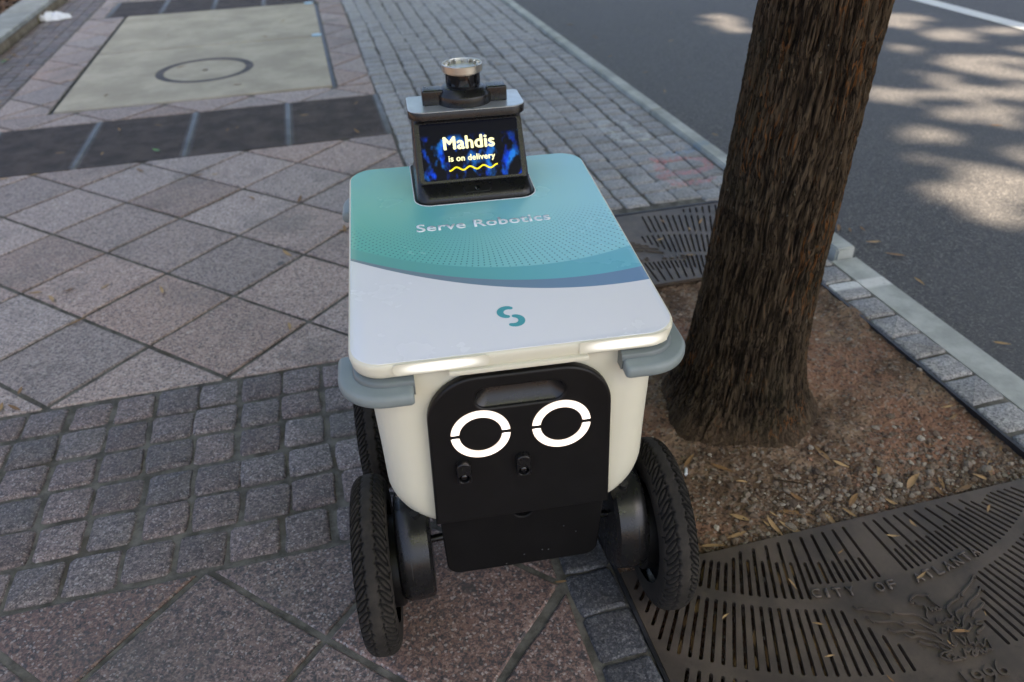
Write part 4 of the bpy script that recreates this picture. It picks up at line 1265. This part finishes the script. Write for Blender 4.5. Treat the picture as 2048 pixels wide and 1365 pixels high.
# chin camera in a shallow pad
CH = Matrix.Translation((.004, .4625 - .5, .7303 - .7)) @ Matrix.Rotation(math.radians(33), 4, 'X')
R('camera_pad', curve_me('camera_pad', [rrect(-.029, .029, -.0095, .0095, .008, 6)], .0024, .0015, 2), M['black'], tower).matrix_local = CH
lens = R('camera_lens', lathe_me('camera_lens', [(0, .003), (.0025, .0028), (.0052, .0018), (.0062, .0), (.0062, -.004), (0, -.004)], 20), M['glass'], tower)
lens.matrix_local = CH @ Matrix.Translation((0, 0, .003))
# top plate
def plate_loop(i, z): return [(x, y, z) for x, y in rrect(-.1215 + i, .1215 - i, .5275 + i, .648 - i, .02, 9, (.032 - i, .032 - i, .008, .008))]
TW('plate_edge', solid('plate_edge', [plate_loop(.002, .8565), plate_loop(0, .858), plate_loop(0, .8725), plate_loop(.0006, .8735)], 40), M['satin'])
TW('top_plate', solid('top_plate', [plate_loop(.0008, .8733), plate_loop(.0008, .8745), plate_loop(.002, .8752)], 25), M['plate'])
# lidar
LB = .593
def LM(name, me, mat, loc=(0, LB, 0)): return R(name, xf(me, T0 @ Matrix.Translation(loc)), mat, tower)
LM('sensor_base', lathe_me('sensor_base', [(0, .874), (.0575, .874), (.0585, .876), (.0585, .893), (.0575, .8955), (.0455, .9065), (.0435, .9075), (.0, .9075)], 56), M['satin'])
for sx_ in (-1, 1):
    me = box_me('antenna_block', .045, .0885, -.022, .016, .874, .9055, .004, 3)
    if sx_ < 0: me.transform(Matrix.Diagonal((-1, 1, 1, 1))); me.flip_normals()
    LM('antenna_block', me, M['satin'])
LM('lidar_window', lathe_me('lidar_window', [(0, .9072), (.0355, .9072), (.036, .909), (.036, .9335), (.035, .9345), (0, .9345)], 48), M['glass'])
LM('lidar_gap_ring', lathe_me('lidar_gap_ring', [(0, .9343), (.0365, .9343), (.0365, .9362), (0, .9362)], 40), M['silver'])
LM('lidar_crown', lathe_me('lidar_crown', [(.030, .9361), (.040, .9361), (.0415, .9375), (.0415, .951), (.0406, .9522), (.0392, .9522), (.0386, .951), (.0386, .9455), (.030, .9452), (0, .9450), (0, .9361)], 56), M['silver'])
for k in range(14):
    me = box_me('crown_fin', .0300, .0388, -.0012, .0012, .9445, .9518, .0006, 1)
    me.transform(Matrix.Rotation(2 * PI * k / 14 + .1, 4, 'Z'))
    LM('crown_fin', me, M['silver'])

# ================================================================== the street trees
def trunk_mesh(cx, cy, zt, seed, fine=True):
    NU, NVv = (520, 560) if fine else (40, 60)
    u = np.arange(NU) / NU * 2 * PI
    z = np.concatenate([np.linspace(-.08, 1.6, NVv), np.linspace(1.62, zt, 70)]) if fine else np.linspace(-.1, zt, NVv)
    U, Z = np.meshgrid(u, z, indexing='ij')
    r0 = .1265 + .027 * np.exp(-np.clip(Z, 0, None) / .45) + .052 * np.exp(-np.clip(Z + .02, 0, None) / .085) - .012 * np.clip(Z - 1, 0, 3) * .8
    flare = np.exp(-np.clip(Z, 0, None) / .11)
    r0 = r0 * (1 + flare * (.10 * np.cos(3 * U + .7) + .07 * np.cos(5 * U + 2.0)) + .018 * np.cos(2 * U + Z * .8))
    for a0, k_ in ((-1.85, .15), (2.55, .07), (-.35, .10), (.9, .08)):
        r0 = r0 * (1 + flare * k_ * np.clip(np.cos(U + PI * .5 - a0), 0, 1) ** 5)
    s = U / (2 * PI)
    def per(f, kx, kz, sd):   # periodic noise round the trunk
        a = fbm(s * kx, Z * kz, 3, sd); b = fbm((s - 1) * kx, Z * kz, 3, sd)
        return a * (1 - s) + b * s
    wob = per(None, 6, 4.0, seed) * .012
    x = (s + wob)
    rid = 1 - np.abs(fbm(x * 112, Z * 9.0, 3, seed + 5)) * 1.9
    rid2 = 1 - np.abs(fbm(x * 130, Z * 26, 2, seed + 9)) * 1.4
    bl = np.clip(np.minimum(s, 1 - s) / .02, 0, 1)
    h = np.clip(.62 * rid + .38 * rid2, -.6, 1)
    h = h * bl + .4 * (1 - bl)
    amp = .0075 * np.clip((Z + .05) / .12, .35, 1)
    rr = r0 + amp * h
    ang = U + PI * .5    # seam faces away from the street view
    V = np.stack([cx + .052 * (Z - .6) + rr * np.cos(ang), cy + rr * np.sin(ang), Z], -1).reshape(-1, 3)
    n0, n1 = Z.shape
    id_ = np.arange(n0 * n1).reshape(n0, n1); nx_ = np.roll(id_, -1, 0)
    F = np.stack([id_[:, :-1], nx_[:, :-1], nx_[:, 1:], id_[:, 1:]], -1).reshape(-1, 4)
    me = npmesh('trunk', V, F, 180)
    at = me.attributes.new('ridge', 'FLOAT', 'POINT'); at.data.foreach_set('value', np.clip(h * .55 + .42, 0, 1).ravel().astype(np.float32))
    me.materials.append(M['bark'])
    return me

trees = [(1.036, 1.5), (1.05, 10.6), (1.05, -6.8), (10.8, 2.2)]  # the last three stand out of view, added to carry shading leaves
tlab = ['street tree with furrowed dark brown bark rising from the bare soil pit', 'unseen neighbouring street tree farther along the kerb, crown shaped for shade', 'unseen neighbouring street tree before the near tree grate, crown shaped for shade', 'unseen street tree across the road, crown shaped for shade']
# crown leaves: laid to shade the whole view, left out where sun patches should fall
PATCH = np.array([(3.26, 5.87, .17, .30), (4.64, 5.54, .2, .19), (4.66, 4.95, .24, .2), (4.96, 4.83, .16, .17), (4.12, 4.16, .2, .28), (4.19, 3.93, .18, .3), (3.76, 4.03, .14, .14), (3.42, 3.8, .15, .15), (3.6, 3.7, .21, .21), (3.85, 3.61, .14, .17), (3.34, 3.45, .13, .11), (3.22, 3.87, .09, .15), (3.52, 3.38, .14, .19), (2.74, 2.93, .11, .12), (2.87, 2.63, .14, .2), (2.8, 2.42, .1, .17), (2.64, 2.53, .11, .09), (2.61, 2.3, .11, .09), (2.94, 3.17, .15, .08), (4.43, 5.42, .12, .18), (4.08, 4.71, .14, .13), (4.46, 4.2, .1, .16), (4.45, 3.7, .2, .3), (3.3, 2.6, .22, .3), (4.9, 4.3, .2, .25)])
te = 1 / math.tan(SUN_EL); off = np.array([SUN_AZ.x * te, SUN_AZ.y * te])
cells = np.stack(np.meshgrid(np.arange(-4.2, 8.0, .105), np.arange(-.9, 11.0, .105)), -1).reshape(-1, 2)
N = 12
g = np.repeat(cells, N, 0) + rng.uniform(-.06, .06, (len(cells) * N, 2))
h = rng.uniform(6.2, 9.4, len(g))
h += .9 * fbm(g[:, 0] * .5, g[:, 1] * .5, 2, 4)
P = np.concatenate([g + off * h[:, None], h[:, None]], 1)
# filler leaves give the crowns their round volume
for (tx, ty) in trees:
    m = 6000; q = rng.normal(0, 1, (m, 3)); q /= np.linalg.norm(q, axis=1)[:, None]
    q = q * (rng.uniform(.3, 1, (m, 1)) ** .5) * np.array([4.2, 4.2, 2.2]) + np.array([tx, ty, 8.2])
    P = np.concatenate([P, q])
sh = P[:, :2] - off * (P[:, 2:3] + .03)
fld = np.zeros(len(P))
for (cx, cy, rx, ry) in PATCH:
    dx, dy = sh[:, 0] - cx, sh[:, 1] - cy
    fld = np.maximum(fld, 1.45 - np.sqrt((dx / (rx + .05)) ** 2 + (dy / (ry + .05)) ** 2))
du, dv = sh[:, 0] * .67 - sh[:, 1] * .74, sh[:, 0] * .74 + sh[:, 1] * .67
fld0 = fld.copy()
fld = fld + .62 * fbm(du * 3.0, dv * 10.5, 3, 31)
lit = (fld0 > .12) & (fld > .45 + rng.uniform(-.16, .16, len(P)))
P = P[~lit]
who = np.argmin(np.stack([np.hypot(P[:, 0] - t[0], P[:, 1] - t[1]) for t in trees]), 0)
def leaf_mesh(Q, seed):
    r = np.random.default_rng(seed); n = len(Q)
    a = r.normal(0, 1, (n, 3)); a[:, 2] *= .3; a /= np.linalg.norm(a, axis=1)[:, None]
    b = r.normal(0, 1, (n, 3)); b[:, 2] *= .25
    b -= (a * b).sum(1)[:, None] * a; b /= np.linalg.norm(b, axis=1)[:, None]
    L = r.uniform(.085, .12, (n, 1)); w = r.uniform(.042, .06, (n, 1))
    c = np.cross(a, b) * .012
    V = np.stack([Q - a * L, Q - b * w + c, Q + a * L, Q + b * w + c], 1).reshape(-1, 3)
    F = np.arange(4 * n).reshape(n, 4)
    me = npmesh('crown', V, F)
    at = me.attributes.new('tone', 'FLOAT', 'POINT'); at.data.foreach_set('value', np.repeat(r.uniform(0, 1, n), 4).astype(np.float32))
    return me
for k, (tx, ty) in enumerate(trees):
    t = empty('street_tree', (tx, ty, -.03)); tag(t, tlab[k], 'tree', 'street trees')
    inv = Matrix.Translation((-tx, -ty, .03))
    z_t = 4.6
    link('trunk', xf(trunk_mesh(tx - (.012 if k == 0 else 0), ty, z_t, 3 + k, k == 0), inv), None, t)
    for j in range(7):
        a = 2 * PI * j / 7 + rnd.uniform(-.3, .3); ln = rnd.uniform(1.8, 3.3)
        bx_, by_, bz_ = tx + .05 * 4, ty, rnd.uniform(3.7, 4.5)
        pts = [(bx_, by_, bz_), (bx_ + .35 * ln * math.cos(a), by_ + .35 * ln * math.sin(a), bz_ + 1.2), (bx_ + .7 * ln * math.cos(a + .2), by_ + .7 * ln * math.sin(a + .2), bz_ + 2.6), (bx_ + ln * math.cos(a + .1), by_ + ln * math.sin(a + .1), bz_ + 4.2)]
        me = tube_me('limb', pts, [.085, .06, .04, .015], 9)
        link('limb', xf(me, inv), M['bark'], t)
    me = leaf_mesh(P[who == k], 50 + k)
    o = link('crown', xf(me, inv), M['foliage'], t); o['kind'] = 'stuff'

# ================================================================== litter
def leaf_piece(seed, L=.034, w=.0075):
    r = random.Random(seed); V = []; F = []; n = 7
    curl = r.uniform(.05, .35); bend = r.uniform(-.25, .25); fold = r.uniform(.1, .5)
    for i in range(n):
        t = i / (n - 1); s = math.sin(PI * t) ** .75 * w * (1 - .25 * t); x = (t - .5) * 2 * L
        y = bend * (t - .5) ** 2 * L * 2; z = .0015 + curl * L * (2 * (t - .5)) ** 2 * .5
        V += [(x, y - s, z + fold * s), (x, y, z), (x, y + s, z + fold * s)]
    for i in range(n - 1):
        b = 3 * i; F += [(b, b + 3, b + 4, b + 1), (b + 1, b + 4, b + 5, b + 2)]
    me = mk('leaf', V, F, 180); return me
LV = [leaf_piece(k, rnd.uniform(.02, .038), rnd.uniform(.005, .0085)) for k in range(8)]
for m_ in LV: m_.materials.append(M['dry_leaf'])
GL = leaf_piece(77, .024, .009); GL.materials.append(M['green_leaf'])
def drop(pts, z, label, group, scale=(.7, 1.15), me=None, name='fallen_leaf'):
    for p in pts:
        o = bpy.data.objects.new(name, me or rnd.choice(LV)); COL.objects.link(o)
        zz = z(p[0], p[1]) if callable(z) else z
        o.location = (p[0], p[1], zz); s = rnd.uniform(*scale); o.scale = (s, s, s)
        o.rotation_euler = (rnd.uniform(-.12, .12), rnd.uniform(-.12, .12), rnd.uniform(0, 2 * PI))
        tag(o, label, 'leaf', group)
slabL = [(-1.003, 2.111), (-1.036, 2.675), (-.993, 2.724), (-.917, 2.485), (-.66, 2.62), (-.627, 3.745), (-.159, 3.298), (0, 2.917), (-.22, 2.774), (-.219, 2.24), (-1.108, 2.741), (-.998, 2.03), (-1.035, 2.04), (-.868, 2.715), (-.546, 3.731), (-.906, 3.899), (-.364, 3.377), (.011, 2.93), (-1.401, 4.01), (-1.54, 4.0)]
drop(slabL, .002, 'narrow dry tan leaf on the pink grey slabs before the grates', 'leaves on the slabs')
drop([(-1.129, 4.21), (-.467, 4.402), (-1.103, 4.589), (.163, 4.12), (-.519, 4.385), (-.1, 4.5), (.2, 4.62), (-.9, 4.6), (-1.35, 4.3)], .004, 'small dry tan leaf on the dark ventilation grates', 'leaves on the grates')
drop([(-.342, 6.651), (-1.3, 5.35), (-.9, 5.9), (-.2, 7.2), (-1.1, 7.0), (-.5, 5.3)], .004, 'small dry tan leaf on the concrete pad', 'leaves on the pad')
drop([(-1.918, 5.658), (-1.93, 5.567), (-1.94, 5.405), (-1.996, 6.361), (-2.124, 7.127), (-2.245, 6.886), (-2.143, 6.687), (-2.25, 7.616), (-2.22, 6.8), (-2.24, 6.72), (-2.2, 6.62), (-2.26, 7.0), (-2.23, 6.4), (-2.0, 7.3), (-2.1, 7.8), (-2.18, 6.75), (-2.15, 6.95)], .003, 'dry tan leaf on the setts at the foot of the planter wall', 'leaves by the planter', (.9, 1.5))
sh_ = lambda a, b: float(soil_h(np.array([a]), np.array([b]))[0]) + .003
drop([(.879, 1.082), (.96, 1.117), (1.097, 1.224), (1.12, 1.18), (.857, 1.2), (.763, 1.301), (1.545, 1.312), (1.53, 1.27), (.848, 1.063), (.764, 1.051), (.905, 1.082), (.997, 1.048), (1.304, 1.053), (1.333, 1.071), (1.439, 1.059), (1.56, 1.132), (1.053, 1.04), (.83, 1.253), (1.42, 1.9), (1.2, 2.05), (1.4, 1.2)], sh_, 'dry tan leaf on the gravelly soil round the trunk', 'leaves on the soil', (.4, 1.0))
drop([(1.087, .938), (1.135, .713), (1.154, .957), (1.075, .827), (.629, .849), (.799, .783), (.779, .713), (1.35, .949), (.861, .641), (1.02, .674), (1.059, .692), (.803, .883), (.95, .93)], .003, 'dry tan leaf on the brown cast iron grate', 'leaves on the near grate', (.28, .55))
drop([(1.26, 2.6), (1.33, 2.5), (1.18, 2.45), (1.24, 2.3), (1.4, 2.55), (1.3, 2.24)], .003, 'small dry leaf on the far cast iron grate', 'leaves on the far grate', (.5, .8))
drop([(2.07, 6.296), (2.022, 5.241), (2.114, 5.814), (2.091, 4.776), (2.041, 4.342), (2.306, 4.57), (2.02, 4.3), (1.97, 3.543), (1.93, 1.534), (2.015, 2.358), (1.963, 2.365), (1.93, 2.391), (1.98, 2.245), (1.95, 1.937), (1.995, 2.132), (2.9, 4.8), (3.4, 3.2), (2.4, 3.4), (3.0, 6.4), (2.6, 5.5)], -.031, 'small dry leaf on the asphalt near the kerb', 'leaves on the road', (.6, 1.1))
drop([(.75, 4.4), (1.3, 3.9), (1.2, 5.2), (.9, 6.1), (.6, 3.5), (1.1, 3.25), (1.5, 4.6)], .004, 'small dry leaf on the blue grey setts by the kerb', 'leaves on the setts', (.5, .9))
o_ = [(-.86, 4.17)]
drop(o_, .004, 'single fresh green leaf on the dark ventilation grate', None, (1.2, 1.3), GL)
drop([(-2.2, 6.55)], .004, 'fresh green sprig by the planter wall foot', None, (1.6, 1.7), GL)
drop([(.331, 1.019)], .006, 'crumpled yellow leaf at the slab corner under the robot', None, (.55, .6), LV[2])
drop([(.70, 1.04), (.86, 1.05), (.93, 1.075), (1.0, 1.03), (1.08, 1.07), (1.17, 1.04), (1.26, 1.09), (1.37, 1.04), (1.48, 1.08), (.80, 1.10), (.9, 1.03), (1.21, 1.15)], sh_, 'long yellow brown leaf on the gravel along the grate edge', 'leaves along the grate edge', (.8, 1.25))
# leaves caught in the slots of the near grate
def slotleaf(k):
    a = rnd.uniform(-34, -4); r = rnd.uniform(.66, .95)
    a = math.radians(round(a / 1.3) * 1.3)
    return (TX + r * math.sin(a), TY - r * math.cos(a), a)
for k in range(46):
    x, y, a = slotleaf(k)
    o = bpy.data.objects.new('fallen_leaf', rnd.choice(LV)); COL.objects.link(o)
    o.location = (x, y, -.0105); o.rotation_euler = (rnd.uniform(.3, 1.0), 0, PI / 2 + a + rnd.uniform(-.1, .1)); s = rnd.uniform(.5, .9); o.scale = (s, s, s)
    tag(o, 'dry leaf caught below the slots of the brown grate', 'leaf', 'leaves under the near grate')

# crumpled plastic bag by the planter, pale caps, cigarette end, twig
def crumple(seed, sx_, sy_, sz_):
    n, m = 26, 18; u, v = np.meshgrid(np.linspace(0, 1, n), np.linspace(0, 1, m), indexing='ij')
    ed = np.clip(np.minimum(np.minimum(u, 1 - u), np.minimum(v, 1 - v)) * 6, 0, 1)
    z = (.45 + .8 * np.abs(fbm(u * 5, v * 4, 4, seed))) * sz_ * ed ** .6 + .004
    x = (u - .5) * sx_ * (1 + .25 * vnoise(v * 4, u * 0, seed)); y = (v - .5) * sy_ * (1 + .3 * vnoise(u * 5, v * 0, seed + 3)) * (.55 + .45 * np.sin(PI * np.clip(u, .05, .95)))
    id_ = np.arange(n * m).reshape(n, m)
    F = np.stack([id_[:-1, :-1], id_[1:, :-1], id_[1:, 1:], id_[:-1, 1:]], -1).reshape(-1, 4)
    return npmesh('bag', np.stack([x, y, z], -1).reshape(-1, 3), F, 40)
o = link('plastic_bag', crumple(5, .23, .17, .05), M['white_scrap'], None, (-2.19, 8.13, .0)); o.rotation_euler = (0, 0, .25)
tag(o, 'crumpled white plastic bag by the planter wall', 'plastic bag')
for (x, y, lab) in ((.055, 6.549, 'flat pale blue cap on the joint of the concrete pad'), (.04, 7.93, 'flat pale blue cap at the far corner of the concrete pad')):
    o = link('bottle_cap', lathe_me('bottle_cap', [(0, .0), (.036, .0), (.04, .003), (.038, .008), (.03, .0095), (0, .0098)], 24), M['blue_cap'], None, (x, y, .0025)); tag(o, lab, 'cap')
o = link('cigarette_end', lathe_me('cigarette_end', [(0, -.012), (.0038, -.012), (.004, -.0115), (.004, .0115), (.0038, .012), (0, .012)], 12, 'x'), M['white_scrap'], None, (.742, 1.272, sh_(.742, 1.272) + .002)); o.rotation_euler = (0, .1, 1.1)
tag(o, 'white cigarette end on the soil beside the front wheel', 'cigarette end')
o = link('twig', tube_me('twig', [(0, 0, 0), (.04, .012, .004), (.085, .01, .002), (.12, .02, .005)], [.0035, .003, .0025, .0015], 7), M['bark'], None, (.66, 1.055, -.03)); o.rotation_euler = (0, 0, .1)
tag(o, 'short dark twig on the soil at the grate edge', 'twig')
o = link('twig', tube_me('twig', [(0, 0, 0), (.03, -.012, .004), (.075, -.02, .003)], [.0025, .0022, .0012], 7), M['bark'], None, (.93, 1.185, sh_(.95, 1.18) + .004)); o.rotation_euler = (0, 0, -.3)
tag(o, 'thin dark twig lying among the gravel', 'twig')
